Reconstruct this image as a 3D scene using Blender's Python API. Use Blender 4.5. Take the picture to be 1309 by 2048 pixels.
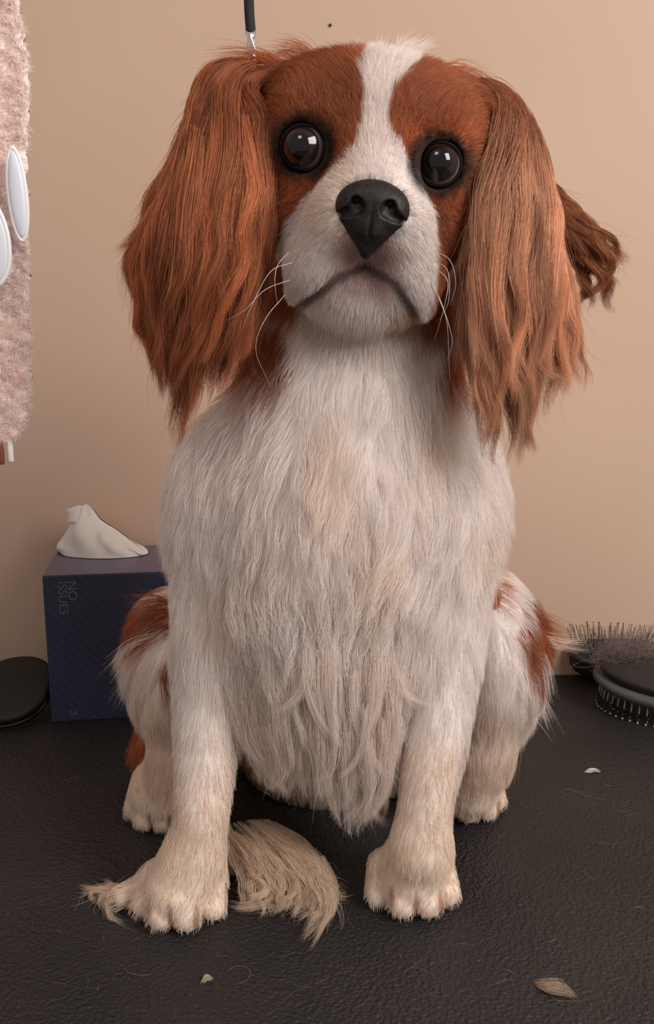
import bpy, bmesh, math, random
import numpy as np
from mathutils import Vector, Matrix
from mathutils.kdtree import KDTree
rng = np.random.default_rng(7)
random.seed(7)
for o in list(bpy.data.objects): bpy.data.objects.remove(o)
SC = bpy.context.scene
COL = SC.collection

# ------------------------------------------------------------------ camera
CAM = np.array([0.0, -0.55, 0.40]); FPX = 1900.0; PITCH = math.radians(12)
cd = bpy.data.cameras.new('camera'); cam = bpy.data.objects.new('camera', cd); COL.objects.link(cam)
cam.location = CAM; cam.rotation_euler = (math.pi/2 - PITCH, 0, 0)
cd.sensor_fit = 'VERTICAL'; cd.sensor_height = 24; cd.lens = FPX/2048*24; cd.clip_start = 0.01
SC.camera = cam

# ------------------------------------------------------------------ world, lights, exposure
SC.view_settings.view_transform = 'Standard'; SC.view_settings.look = 'None'
SC.view_settings.gamma = 1; SC.view_settings.use_curve_mapping = False
SC.view_settings.exposure = 0.15
w = bpy.data.worlds.new('world'); SC.world = w; w.use_nodes = True
w.node_tree.nodes['Background'].inputs[0].default_value = (1.0, 0.89, 0.85, 1)
w.node_tree.nodes['Background'].inputs[1].default_value = 0.31
def area(name, loc, target, sx, sy, power, col):
    l = bpy.data.lights.new(name, 'AREA'); l.shape = 'RECTANGLE'; l.size = sx; l.size_y = sy
    l.energy = power; l.color = col
    o = bpy.data.objects.new(name, l); COL.objects.link(o); o.location = loc
    o.rotation_euler = (Vector(target) - Vector(loc)).to_track_quat('-Z', 'Y').to_euler()
    return o
area('window_light', (1.15, -0.85, 1.15), (0, 0.15, 0.3), 0.7, 0.9, 26, (1.0, 0.95, 0.92))
area('fill_light', (-0.45, -1.3, 1.9), (0, 0.1, 0.2), 0.6, 0.6, 8, (1.0, 0.90, 0.84))  # unseen fill lamp, high up at the front left
SC.cycles.use_denoising = True
SC.cycles.max_bounces = 12; SC.cycles.diffuse_bounces = 6; SC.cycles.transmission_bounces = 8

# ------------------------------------------------------------------ helpers
R_ = np.array([1.0, 0, 0]); F_ = np.array([0, math.cos(PITCH), -math.sin(PITCH)]); U_ = np.array([0, math.sin(PITCH), math.cos(PITCH)])
def ray(px, py): return F_ + (px-654.5)/FPX*R_ - (py-1024)/FPX*U_
def W(px, py, Y):
    d = ray(px, py); return CAM + d*((Y-CAM[1])/d[1])
def T(px, py, z):
    d = ray(px, py); return CAM + d*((z-CAM[2])/d[2])
def vec(*a): return np.array(a, float)
def nrm(a): return a/np.maximum(np.linalg.norm(a, axis=-1, keepdims=True), 1e-9)

def link(o, parent=None):
    COL.objects.link(o)
    if parent is not None: o.parent = parent
    return o
def tag(o, label=None, cat=None, group=None, kind=None):
    if label: o['label'] = label
    if cat: o['category'] = cat
    if group: o['group'] = group
    if kind: o['kind'] = kind
    return o
def empty(name, loc, **k):
    o = bpy.data.objects.new(name, None); COL.objects.link(o); o.location = loc
    o.empty_display_size = 0.02
    return tag(o, **k)
def mesh_np(name, V, Fc, mat, parent=None, smooth=True, attrs=None):
    me = bpy.data.meshes.new(name)
    V = np.asarray(V, np.float32); Fc = np.asarray(Fc, np.int32)
    k = Fc.shape[1]; n = len(Fc)
    me.vertices.add(len(V)); me.vertices.foreach_set('co', V.ravel())
    me.loops.add(n*k); me.loops.foreach_set('vertex_index', Fc.ravel())
    me.polygons.add(n); me.polygons.foreach_set('loop_start', np.arange(0, n*k, k, dtype=np.int32))
    me.update(calc_edges=True)
    if smooth: me.polygons.foreach_set('use_smooth', np.ones(n, bool))
    for an, arr in (attrs or {}).items():
        a = me.attributes.new(an, 'FLOAT_COLOR', 'POINT')
        c = np.ones((len(V), 4), np.float32); c[:, :3] = arr; a.data.foreach_set('color', c.ravel())
    me.materials.append(mat)
    o = bpy.data.objects.new(name, me); link(o, parent)
    if parent is not None: o.matrix_parent_inverse = Matrix.Translation(parent.location).inverted()
    return o
def mesh_bm(name, bm, mat, parent=None, smooth=True):
    bmesh.ops.recalc_face_normals(bm, faces=bm.faces)
    me = bpy.data.meshes.new(name); bm.to_mesh(me); bm.free()
    if smooth: me.polygons.foreach_set('use_smooth', np.ones(len(me.polygons), bool))
    me.materials.append(mat)
    o = bpy.data.objects.new(name, me); link(o, parent)
    if parent is not None: o.matrix_parent_inverse = Matrix.Translation(parent.location).inverted()
    return o

def mat(name, col=(.5, .5, .5), rough=.6, metal=0, spec=.5, coat=0, sheen=0):
    m = bpy.data.materials.new(name); m.use_nodes = True
    b = m.node_tree.nodes['Principled BSDF']
    b.inputs['Base Color'].default_value = (*col, 1); b.inputs['Roughness'].default_value = rough
    b.inputs['Metallic'].default_value = metal; b.inputs['Specular IOR Level'].default_value = spec
    b.inputs['Coat Weight'].default_value = coat; b.inputs['Coat Roughness'].default_value = 0.03
    b.inputs['Sheen Weight'].default_value = sheen
    return m
def nodes(m): return m.node_tree.nodes, m.node_tree.links, m.node_tree.nodes['Principled BSDF']
def noise_col(m, c1, c2, scale, detail=4, lo=.35, hi=.65, bump=0, bscale=None, bdist=.001, coords='Object'):
    N, L, b = nodes(m)
    tc = N.new('ShaderNodeTexCoord')
    nz = N.new('ShaderNodeTexNoise'); nz.inputs['Scale'].default_value = scale; nz.inputs['Detail'].default_value = detail
    L.new(tc.outputs[coords], nz.inputs['Vector'])
    cr = N.new('ShaderNodeValToRGB'); cr.color_ramp.elements[0].position = lo; cr.color_ramp.elements[1].position = hi
    cr.color_ramp.elements[0].color = (*c1, 1); cr.color_ramp.elements[1].color = (*c2, 1)
    L.new(nz.outputs['Fac'], cr.inputs['Fac']); L.new(cr.outputs['Color'], b.inputs['Base Color'])
    if bump:
        n2 = N.new('ShaderNodeTexNoise'); n2.inputs['Scale'].default_value = bscale or scale; n2.inputs['Detail'].default_value = 3
        L.new(tc.outputs[coords], n2.inputs['Vector'])
        bp = N.new('ShaderNodeBump'); bp.inputs['Strength'].default_value = bump; bp.inputs['Distance'].default_value = bdist
        L.new(n2.outputs['Fac'], bp.inputs['Height']); L.new(bp.outputs['Normal'], b.inputs['Normal'])
    return m

# value noise for numpy
_g = rng.random((32, 32, 32)).astype(np.float32)
def vnoise(P, s):
    q = np.asarray(P)*s; i = np.floor(q).astype(int); f = q-i; f = f*f*(3-2*f); i %= 32; j = (i+1) % 32
    r = 0
    for a in (0, 1):
        for b in (0, 1):
            for c in (0, 1):
                ww = (f[..., 0] if a else 1-f[..., 0])*(f[..., 1] if b else 1-f[..., 1])*(f[..., 2] if c else 1-f[..., 2])
                r = r + ww*_g[(j if a else i)[..., 0], (j if b else i)[..., 1], (j if c else i)[..., 2]]
    return r

# ------------------------------------------------------------------ signed distance field sculpting
class Field:
    def __init__(s, lo, hi, h, far=.035):
        s.lo = np.array(lo, float); s.h = h; s.far = far
        s.n = np.ceil((np.array(hi)-s.lo)/h).astype(int)+1
        s.D = np.full(s.n, far, np.float32)
    def box(s, lo, hi):
        a = np.clip(np.floor((lo-s.lo)/s.h).astype(int), 0, s.n); b = np.clip(np.ceil((hi-s.lo)/s.h).astype(int)+1, 0, s.n)
        sl = tuple(slice(a[i], b[i]) for i in range(3))
        ax = [(s.lo[i]+s.h*np.arange(a[i], b[i])).astype(np.float32) for i in range(3)]
        return sl, ax[0][:, None, None], ax[1][None, :, None], ax[2][None, None, :]
    def mix(s, sl, d, k, op):
        D = s.D[sl]
        if op == 'add':
            h = np.clip(.5+.5*(D-d)/k, 0, 1); s.D[sl] = D*(1-h)+d*h-k*h*(1-h)
        else:
            d = -d; h = np.clip(.5-.5*(D-d)/k, 0, 1); s.D[sl] = D*(1-h)+d*h+k*h*(1-h)
    def ell(s, c, r, k=.01, A=None, op='add'):
        c = np.asarray(c, float); r = np.asarray(r, float)
        A = np.eye(3) if A is None else np.asarray(A)      # rows = local axes
        ext = np.sqrt(((A*r[:, None])**2).sum(0)) + s.far
        sl, x, y, z = s.box(c-ext, c+ext)
        x = x-c[0]; y = y-c[1]; z = z-c[2]
        u = [(A[i, 0]*x+A[i, 1]*y+A[i, 2]*z) for i in range(3)]
        k0 = np.sqrt(sum((u[i]/r[i])**2 for i in range(3))); k1 = np.sqrt(sum((u[i]/r[i]**2)**2 for i in range(3)))
        s.mix(sl, k0*(k0-1)/np.maximum(k1, 1e-6), k, op)
    def cap(s, a, b, ra, rb, k=.01, op='add', flat=None):
        a = np.asarray(a, float); b = np.asarray(b, float); m = max(ra, rb)+s.far
        sl, x, y, z = s.box(np.minimum(a, b)-m, np.maximum(a, b)+m)
        v = b-a; L2 = v@v
        t = np.clip(((x-a[0])*v[0]+(y-a[1])*v[1]+(z-a[2])*v[2])/L2, 0, 1)
        d = np.sqrt((x-a[0]-t*v[0])**2+(y-a[1]-t*v[1])**2+(z-a[2]-t*v[2])**2)-(ra+(rb-ra)*t)
        s.mix(sl, d, k, op)
    def chain(s, pts, rs, k=.01, op='add', k2=.002):
        P = np.array(pts, float); m = max(rs)+s.far
        sl, x, y, z = s.box(P.min(0)-m, P.max(0)+m)
        t_ = Field.__new__(Field); t_.lo = s.lo+s.h*np.array([q.start for q in sl]); t_.h = s.h; t_.far = s.far
        t_.n = np.array([q.stop-q.start for q in sl]); t_.D = np.full(t_.n, s.far, np.float32)
        for i in range(len(pts)-1): t_.cap(pts[i], pts[i+1], rs[i], rs[i+1], 1e-5, 'add')
        s.mix(sl, t_.D, k, op)
    def cut_below(s, z0):
        z = (s.lo[2]+s.h*np.arange(s.n[2])).astype(np.float32)
        s.D = np.maximum(s.D, (z0-z)[None, None, :])
    def sample(s, P):
        q = (P-s.lo)/s.h; q = np.clip(q, 0, np.array(s.n)-1.001); i = q.astype(int); f = q-i
        r = 0
        for a in (0, 1):
            for b in (0, 1):
                for c in (0, 1):
                    ww = (f[:, 0] if a else 1-f[:, 0])*(f[:, 1] if b else 1-f[:, 1])*(f[:, 2] if c else 1-f[:, 2])
                    r = r + ww*s.D[i[:, 0]+a, i[:, 1]+b, i[:, 2]+c]
        return r
    def grad(s, P, e=None):
        e = e or s.h*1.5; g = np.zeros_like(P)
        for i in range(3):
            d = np.zeros(3); d[i] = e; g[:, i] = s.sample(P+d)-s.sample(P-d)
        return nrm(g)
    def surface(s):
        D = s.D; S = D < 0
        n = D.shape
        cs = [(a, b, c) for a in (0, 1) for b in (0, 1) for c in (0, 1)]
        def cor(A, c): return A[c[0]:n[0]-1+c[0], c[1]:n[1]-1+c[1], c[2]:n[2]-1+c[2]]
        cnt = sum(cor(S, c).astype(np.int8) for c in cs)
        M = (cnt > 0) & (cnt < 8); I = np.argwhere(M)
        idx = np.full(M.shape, -1, np.int32); idx[M] = np.arange(len(I))
        acc = np.zeros((len(I), 3)); num = np.zeros(len(I))
        val = {c: D[I[:, 0]+c[0], I[:, 1]+c[1], I[:, 2]+c[2]].astype(float) for c in cs}
        for c in cs:
            for ax in range(3):
                if c[ax]: continue
                c2 = list(c); c2[ax] = 1; c2 = tuple(c2)
                va, vb = val[c], val[c2]; m = (va < 0) != (vb < 0)
                t = np.where(m, va/np.where(m, va-vb, 1), 0)
                p = np.array(c, float)+np.zeros((len(I), 3)); p[:, ax] = t
                acc += p*m[:, None]; num += m
        V = s.lo + s.h*(I+acc/num[:, None])
        Q = []
        for ax in range(3):
            b, c = [(1, 2), (2, 0), (0, 1)][ax]
            sa = [slice(None)]*3; sb = [slice(None)]*3
            sa[ax] = slice(0, -1); sb[ax] = slice(1, None)
            X = S[tuple(sa)] != S[tuple(sb)]
            E = np.argwhere(X)
            E = E[(E[:, b] > 0) & (E[:, c] > 0) & (E[:, b] < n[b]-1) & (E[:, c] < n[c]-1)]
            ins = S[tuple(E.T)]
            o = np.zeros(3, int); ob = o.copy(); ob[b] = 1; oc = o.copy(); oc[c] = 1
            q = [idx[tuple((E-ob-oc).T)], idx[tuple((E-oc).T)], idx[tuple(E.T)], idx[tuple((E-ob).T)]]
            q = np.stack(q, 1); q[~ins] = q[~ins][:, ::-1]
            Q.append(q)
        return V, np.concatenate(Q)

# ------------------------------------------------------------------ hair curves
def hair_obj(name, P, col, radius, m, parent, tip=.25):
    """P: (n, k, 3) strand points; col: (n,3) or (n,k,3); radius: (n,)"""
    n, k, _ = P.shape
    hc = bpy.data.hair_curves.new(name); hc.add_curves([k]*n)
    hc.attributes['position'].data.foreach_set('vector', P.astype(np.float32).ravel()) if 'position' in hc.attributes else hc.position_data.foreach_set('vector', P.astype(np.float32).ravel())
    t = np.linspace(0, 1, k)
    r = (np.asarray(radius)[:, None]*np.where(t < .5, 1, 1-(1-tip)*(t-.5)*2)[None, :]).astype(np.float32)
    ra = hc.attributes.get('radius') or hc.attributes.new('radius', 'FLOAT', 'POINT')
    ra.data.foreach_set('value', r.ravel())
    c = np.ones((n, k, 4), np.float32); c[..., :3] = col if col.ndim == 3 else col[:, None, :]
    a = hc.attributes.new('coat', 'FLOAT_COLOR', 'POINT'); a.data.foreach_set('color', c.ravel())
    hc.materials.append(m)
    o = bpy.data.objects.new(name, hc); link(o, parent)
    if parent is not None: o.matrix_parent_inverse = Matrix.Translation(parent.location).inverted()
    return o

def attr_mat(name, rough=.7, spec=.3, hair=False, sss=0):
    m = mat(name, rough=rough, spec=spec)
    N, L, b = nodes(m)
    a = N.new('ShaderNodeAttribute'); a.attribute_name = 'coat'
    L.new(a.outputs['Color'], b.inputs['Base Color'])
    if hair:
        hb = N.new('ShaderNodeBsdfHair'); hb.component = 'Transmission'; hb.inputs['RoughnessU'].default_value = .5; hb.inputs['RoughnessV'].default_value = 1
        L.new(a.outputs['Color'], hb.inputs['Color'])
        hr = N.new('ShaderNodeBsdfHair'); hr.component = 'Reflection'; hr.inputs['RoughnessU'].default_value = .35; hr.inputs['RoughnessV'].default_value = .9
        mxc = N.new('ShaderNodeMix'); mxc.data_type = 'RGBA'; mxc.inputs[0].default_value = .25
        L.new(a.outputs['Color'], mxc.inputs[6]); mxc.inputs[7].default_value = (1, .9, .85, 1)
        L.new(mxc.outputs[2], hr.inputs['Color'])
        m1 = N.new('ShaderNodeMixShader'); m1.inputs[0].default_value = .35
        L.new(b.outputs[0], m1.inputs[1]); L.new(hb.outputs[0], m1.inputs[2])
        m2 = N.new('ShaderNodeMixShader'); m2.inputs[0].default_value = .12
        L.new(m1.outputs[0], m2.inputs[1]); L.new(hr.outputs[0], m2.inputs[2])
        L.new(m2.outputs[0], N['Material Output'].inputs['Surface'])
    return m

# ------------------------------------------------------------------ setting: wall and table
WP = T(1100, 1349, 0)                        # where table and wall meet
WALL_Y = WP[1]
def wall_y(x): return WALL_Y
def turn(o): return o
m_wall = mat('wall_paint', rough=.75, spec=.25)
noise_col(m_wall, (.54, .375, .275), (.59, .415, .31), 3.0, 3, .3, .7, bump=.12, bscale=260, bdist=.0006)
bm = bmesh.new(); bmesh.ops.create_cube(bm, size=1); bmesh.ops.scale(bm, vec=(3.2, .08, 2.2), verts=bm.verts); bmesh.ops.translate(bm, vec=(0, WALL_Y+.04, .5), verts=bm.verts)
turn(tag(mesh_bm('wall_back', bm, m_wall, smooth=False), kind='structure'))

m_table = mat('table_vinyl', rough=.5, spec=.45)
N, L, b = nodes(m_table)
tc = N.new('ShaderNodeTexCoord')
vo = N.new('ShaderNodeTexVoronoi'); vo.inputs['Scale'].default_value = 420; vo.feature = 'SMOOTH_F1'
nz = N.new('ShaderNodeTexNoise'); nz.inputs['Scale'].default_value = 300; nz.inputs['Detail'].default_value = 4
mx = N.new('ShaderNodeMath'); mx.operation = 'ADD'
L.new(tc.outputs['Object'], vo.inputs['Vector']); L.new(tc.outputs['Object'], nz.inputs['Vector'])
L.new(vo.outputs['Distance'], mx.inputs[0]); L.new(nz.outputs['Fac'], mx.inputs[1])
bp = N.new('ShaderNodeBump'); bp.inputs['Strength'].default_value = .9; bp.inputs['Distance'].default_value = .0016
L.new(mx.outputs[0], bp.inputs['Height']); L.new(bp.outputs['Normal'], b.inputs['Normal'])
n2 = N.new('ShaderNodeTexNoise'); n2.inputs['Scale'].default_value = 9; n2.inputs['Detail'].default_value = 6
L.new(tc.outputs['Object'], n2.inputs['Vector'])
cr = N.new('ShaderNodeValToRGB'); cr.color_ramp.elements[0].color = (.0135, .0128, .0130, 1); cr.color_ramp.elements[1].color = (.0215, .0190, .0192, 1)
cr.color_ramp.elements[0].position = .35; cr.color_ramp.elements[1].position = .65
L.new(n2.outputs['Fac'], cr.inputs['Fac']); L.new(cr.outputs['Color'], b.inputs['Base Color'])
def rbox(lo, hi, bev, seg=3):
    bm = bmesh.new(); bmesh.ops.create_cube(bm, size=1)
    lo = np.array(lo); hi = np.array(hi)
    bmesh.ops.scale(bm, vec=tuple(hi-lo), verts=bm.verts); bmesh.ops.translate(bm, vec=tuple((hi+lo)/2), verts=bm.verts)
    if bev: bmesh.ops.bevel(bm, geom=bm.edges[:], offset=bev, segments=seg, affect='EDGES', profile=.5)
    return bm
bm = rbox((-1.6, -2.2, -.84), (1.6, WALL_Y, -.80), 0)
m_floor = mat('floor_vinyl', rough=.5); noise_col(m_floor, (.16, .14, .12), (.22, .19, .17), 6)
turn(tag(mesh_bm('floor', bm, m_floor, smooth=False), kind='structure'))
table = empty('grooming_table', (0, .1, 0), label='black grooming table with a pebbled vinyl top under the dog', cat='table')
TX = T(105, 1349, 0)[0]; cr_ = .16             # the table top has a large rounded back-left corner
pts = [(-.75, -.30), (.75, -.30), (.75, WALL_Y-.001)]
pts += [(TX-cr_*1.5*math.sin(q), WALL_Y-.001-cr_*(1-math.cos(q))) for q in np.linspace(0, math.pi/2, 24)]+[(-.75, .25)]
bm = bmesh.new(); r0 = [bm.verts.new((x, y, -.03)) for x, y in pts]; r1 = [bm.verts.new((x, y, 0)) for x, y in pts]
bm.faces.new(r1); bm.faces.new(r0[::-1])
for i in range(len(pts)): bm.faces.new([r0[i], r0[(i+1) % len(pts)], r1[(i+1) % len(pts)], r1[i]])
mesh_bm('table_top', bm, m_table, table, smooth=False)

# ------------------------------------------------------------------ the dog: frames
HO = W(752, 309, 0.0)                       # midway between the eyes
Hf = nrm(CAM-HO)                            # the face looks at the photographer
th = math.radians(6.5)
_r = nrm(np.cross(Hf, vec(0, 0, 1)))*-1     # image right
_r = nrm(np.cross(vec(0, 0, 1), Hf)); _u = np.cross(Hf, _r)
if _r[0] < 0: _r = -_r; _u = -_u
Hz = nrm(_u*math.cos(th)+_r*math.sin(th)); Hx = nrm(_r*math.cos(th)-_u*math.sin(th))
if Hz[2] < 0: Hz = -Hz
HA = np.stack([Hx, Hf, Hz])                 # rows: right, forward, up
HD = np.linalg.norm(CAM-HO)
def H(x, f, z): return HO + (x*Hx+f*Hf+z*Hz)*.001
def toH(P):
    q = (P-HO)@HA.T*1000; return q[..., 0], q[..., 1], q[..., 2]
def pxH(px, py):                            # pixel offset -> head-plane millimetres
    ca = math.cos(math.atan((309-1024)/FPX)); s = HD*1000*ca/FPX
    dx = (np.asarray(px, float)-752)*s; dz = (309-np.asarray(py, float))*s*ca
    return dx*math.cos(th)-dz*math.sin(th), dx*math.sin(th)+dz*math.cos(th)
def tilt(ax, deg):                          # rotate the head axes about one of its own axes
    return np.array(Matrix.Rotation(math.radians(deg), 3, Vector(HA[ax])))@HA.T

EYE = {-1: (-39.8, -5, -.5), 1: (35.0, -5, -1.2)}; ER = 13.2
MOUTH = ([-34, -24, -12, 2, 18, 28, 33], [-86, -76, -64, -57, -64, -75, -84])

FIELD = Field((-.17, -.055, -.004), (.185, .345, .60), .0019)
D = FIELD
# torso
D.ell(W(668, 1020, .095), (.086, .068, .100), .03)
D.ell(W(660, 1230, .100), (.082, .070, .080), .03)
D.cap(W(662, 1080, .13), W(672, 1450, .24), .080, .085, .04)
D.ell(W(655, 1130, .070), (.062, .045, .070), .03)
D.cap(W(672, 960, .095), W(735, 560, .080), .072, .052, .03)
# shoulders and forelegs
for s, pts, rs in ((-1, [(450, 1080, .085), (428, 1280, .075), (412, 1500, .05), (402, 1640, .030), (385, 1720, .028)], [.034, .027, .0195, .0165, .0185]),
                   (1, [(885, 1080, .085), (882, 1290, .075), (872, 1480, .05), (852, 1600, .035), (842, 1700, .030)], [.034, .027, .0200, .0165, .0180])):
    D.chain([W(*p) for p in pts], rs, .018)
# front paws
PAWC = []
def paw(cx, y0, w, L, h, yaw, n=4, spread=1.0):
    c, s = math.cos(yaw), math.sin(yaw)
    def P(u, v, z): return vec(cx[0]+u*c-v*s, cx[1]+u*s+v*c, z)
    D.ell(P(0, .026, h*.62), (w*.78, L*.55, h*.66), .010, np.array([[c, s, 0], [-s, c, 0], [0, 0, 1]]))
    for i, (u, v, r) in enumerate(((-.80, .013, .86), (-.29, .001, 1), (.29, .001, 1), (.80, .013, .86))):
        r0 = w*.315*r; PAWC.append(P((u+.27)*w*.97, v-.002, .012)) if i < n-1 else None
        D.cap(P(u*w*.9, v+.024, h*.70), P(u*w*spread, v+.006, r0*.95), r0*.95, r0*1.02, .0018)
lp = T(345, 1868, 0); rp = T(833, 1842, 0)
paw(lp+vec(0, -.001, 0), 0, .0295, .05, .030, math.radians(-4))
paw(rp+vec(0, -.001, 0), 0, .0300, .05, .030, math.radians(2))
D.cap(W(385, 1720, .028), lp+vec(.006, .036, .024), .0185, .019, .012)
D.cap(W(842, 1700, .030), rp+vec(.001, .036, .024), .018, .019, .012)
# hind legs: thigh, hock, foot
D.ell(W(362, 1325, .165), (.034, .070, .058), .02)
D.ell(W(972, 1300, .165), (.037, .070, .066), .02)
D.cap(W(365, 1500, .13), W(340, 1590, .135), .026, .020, .012)
D.cap(W(965, 1480, .135), W(940, 1580, .140), .026, .020, .012)
lh = T(296, 1664, 0); rh = T(960, 1644, 0)
paw(lh+vec(.004, -.004, 0), 0, .0285, .050, .038, math.radians(-12))
paw(rh+vec(0, -.004, 0), 0, .0275, .050, .036, math.radians(14))
D.cap(lh+vec(.004, .02, .022), lh+vec(.000, .10, .024), .018, .016, .012)
D.cap(rh+vec(0, .02, .022), rh+vec(.005, .10, .024), .018, .016, .012)
D.cap(W(296, 1470, .215), W(288, 1510, .205), .012, .013, .012)
# tail, curling forward under the body between the forelegs
D.chain([vec(-.02, .30, .03), vec(-.10, .22, .018), vec(-.095, .14, .016), T(440, 1690, .016), T(520, 1725, .012), T(610, 1790, .007)], [.016, .012, .011, .011, .010, .005], .008)
D.chain([vec(-.095, .14, .016), T(330, 1740, .012), T(245, 1795, .007)], [.009, .008, .006], .006)
# head
D.ell(H(0, -46, 0), (.0560, .058, .0495), .01, HA)
for s in (-1, 1):
    ex, ef, ez = EYE[s]
    D.ell(H(ex*.92, -16, 17), (.020, .018, .015), .012, HA)           # brow
    D.ell(H(ex, -11, -1), (.0175, .0160, .0165), .008, HA)             # eye socket
    D.ell(H(s*35, -24, -34), (.024, .026, .032), .014, HA)            # cheek
    D.cap(H(s*12+1, 16, -31), H(s*23+1, 5, -58), .0195, .0185, .010)   # lip pads
    D.cap(H(s*23+1, 5, -57), H(s*29+1, -6, -74), .0170, .0130, .008)
D.ell(H(-30, -44, 22), (.030, .034, .022), .02, HA); D.ell(H(32, -46, 18), (.026, .034, .022), .02, HA)   # ear bases
D.cap(H(0, -14, 8), H(1, 10, -16), .019, .0185, .014)                 # bridge of the muzzle
D.ell(H(1, 14, -28), (.022, .017, .018), .008, HA)
# mouth: dark arch between the lips, then the chin behind it
D.chain([H(-34, 4, -86), H(-24, 20, -76), H(-12, 29, -64), H(2, 34, -57), H(18, 29, -64), H(28, 20, -75), H(33, 4, -84)], [.003, .004, .005, .0055, .005, .004, .003], .004, 'sub')
D.ell(H(1, -5, -78), (.029, .019, .0155), .006, HA)
D.ell(H(2, 4, -70), (.021, .013, .014), .006, HA)
D.cap(H(1, -30, -80), H(0, -58, -72), .022, .040, .02)
D.cap(W(700, 760, .115), W(735, 520, .115), .066, .054, .03)            # ruff of the neck
D.ell(W(450, 975, .100), (.036, .040, .045), .03)
D.ell(W(890, 965, .105), (.036, .040, .045), .03)
for s in (-1, 1):
    ex, ef, ez = EYE[s]
    D.ell(H(ex, ef+2, ez), (.0136, .0136, .0134), .002, HA, 'sub')
# ear leathers
def ear_axes(n, d):
    d = nrm(d); n = nrm(n-d*(n@d)); return np.stack([np.cross(d, n), n, d])
D.ell((W(458, 350, .046)), (.022, .007, .052), .006, ear_axes(vec(-.45, -1, 0), W(490, 180, .055)-W(415, 560, .03)))
D.ell((W(1022, 390, .052)), (.020, .007, .052), .006, ear_axes(vec(.45, -1, 0), W(990, 200, .055)-W(1050, 600, .035)))
D.cut_below(.0005)

# ------------------------------------------------------------------ coat colours (own markings of the dog)
CREAM = vec(.86, .71, .58); WHITE = vec(.88, .81, .77); TAN = vec(.40, .115, .036); DARK = vec(.012, .009, .009); PINK = vec(.50, .25, .23)
_ly = [60, 90, 150, 250, 300, 330, 380, 430, 470, 520, 700]
_lx = [690, 705, 732, 727, 705, 680, 628, 585, 562, 540, 500]
_ry = [60, 90, 130, 160, 200, 250, 290, 340, 400, 500, 600, 650, 700]
_rx = [880, 870, 845, 805, 782, 775, 795, 832, 860, 874, 874, 866, 900]
LX, LZ = pxH(_lx, _ly); RX, RZ = pxH(_rx, _ry)
def smooth(a, b, x): t = np.clip((x-a)/(b-a), 0, 1); return t*t*(3-2*t)
def coat(P):
    x, f, z = toH(P); pf = (HD*1000)/(HD*1000-f)
    n1 = vnoise(P+3, 260)-.5; n2 = vnoise(P+7, 90)-.5
    xe = x*pf + n1*3.2+n2*2.4; ze = z*pf
    l = np.interp(-ze, -LZ, LX); r = np.interp(-ze, -RZ, RX)
    d = np.minimum(xe-l, r-xe)
    head = smooth(-108, -95, z+np.abs(n2)*0+n1*10)                       # 1 on the head
    side = np.where((f < -52) & (z < -45), -20, 0)
    white = smooth(-1.5, 1.5, d)*(1-smooth(-60, -85, f)*(z < 40))*(1-smooth(-20, -28, f+n1*4)*smooth(-20, -30, z)*smooth(30, 36, np.abs(x)))
    tanm = head*(1-white)
    # neck sides stay chestnut under the ears
    nk = smooth(.040, .052, np.abs(P[:, 0]-.022+n2*.015))*smooth(.345, .365, P[:, 2]+n1*.02)*(1-head)
    tanm = np.maximum(tanm, nk)
    def blob(c, rr, amp=.35):
        return smooth(1.15, .85, np.linalg.norm((P-c)/np.array(rr), axis=1)+n2*amp+n1*.25)
    for c, rr in ((W(318, 1225, .17), (.040, .06, .016)), (W(352, 1315, .13), (.010, .05, .010)), (W(1070, 1262, .15), (.024, .07, .030)), (W(978, 1160, .15), (.007, .05, .022)),
                  (W(284, 1490, .21), (.024, .03, .030))):
        tanm = np.maximum(tanm, blob(c, rr))
    crs = np.zeros(len(P))
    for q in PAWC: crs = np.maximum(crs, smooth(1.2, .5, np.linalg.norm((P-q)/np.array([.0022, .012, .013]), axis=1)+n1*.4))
    low = smooth(.16, .03, P[:, 2])[:, None]
    base = WHITE*(1-low)+CREAM*low
    yel = (smooth(.55, .75, vnoise(P+11, 28))*.35)[:, None]
    base = base*(1-yel)+vec(.86, .70, .54)*yel
    tv = (vnoise(P+17, 45))[:, None]
    tc_ = TAN*(.75+.5*tv)
    c = base*(1-tanm[:, None])+tc_*tanm[:, None]
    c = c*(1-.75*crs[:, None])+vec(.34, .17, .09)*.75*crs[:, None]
    # short pink-tinged hair on the lips and round the nose
    lip = smooth(20, 6, np.hypot((x-2)*.75, (z+50)*1.2))*(f > 5)
    c = c*(1-.75*lip[:, None])+PINK*.75*lip[:, None]
    lp2 = smooth(15, 5, np.hypot((x-2)*.6, (z+66)*1.3))*(f > -5)
    c = c*(1-.45*lp2[:, None])+PINK*.45*lp2[:, None]
    mo = np.minimum.reduce([np.hypot(x-a, z-b_) for a, b_ in zip(*map(lambda v: np.interp(np.linspace(0, 6, 60), range(7), v), MOUTH))])
    ml = smooth(4.2, 1.2, mo)*(f > -12)
    c = c*(1-.75*ml[:, None])+vec(.13, .055, .05)*.75*ml[:, None]
    nb = smooth(1.02, .90, np.minimum(np.hypot((x-1.5)/20, (z+27)/14.5), np.hypot((x-1)/6, (z+42)/8)))*(f > 5)
    c = c*(1-nb[:, None])+DARK*nb[:, None]
    # tan smudge and dark mark by the right lip corner
    sm = smooth(13, 6, np.hypot(x-27, z+90)+n1*3)*(f > -40)
    c = c*(1-.6*sm[:, None])+vec(.50, .27, .13)*.6*sm[:, None]
    for s in (-1, 1):
        ex, ef, ez = EYE[s]
        de = np.hypot((x-ex)/1.06, z-ez)+n1*1.5
        e = .95*smooth(19.5, 14.0, de)[:, None]*(f > -30)[:, None]
        c = c*(1-e)+DARK*e
    return c

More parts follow.
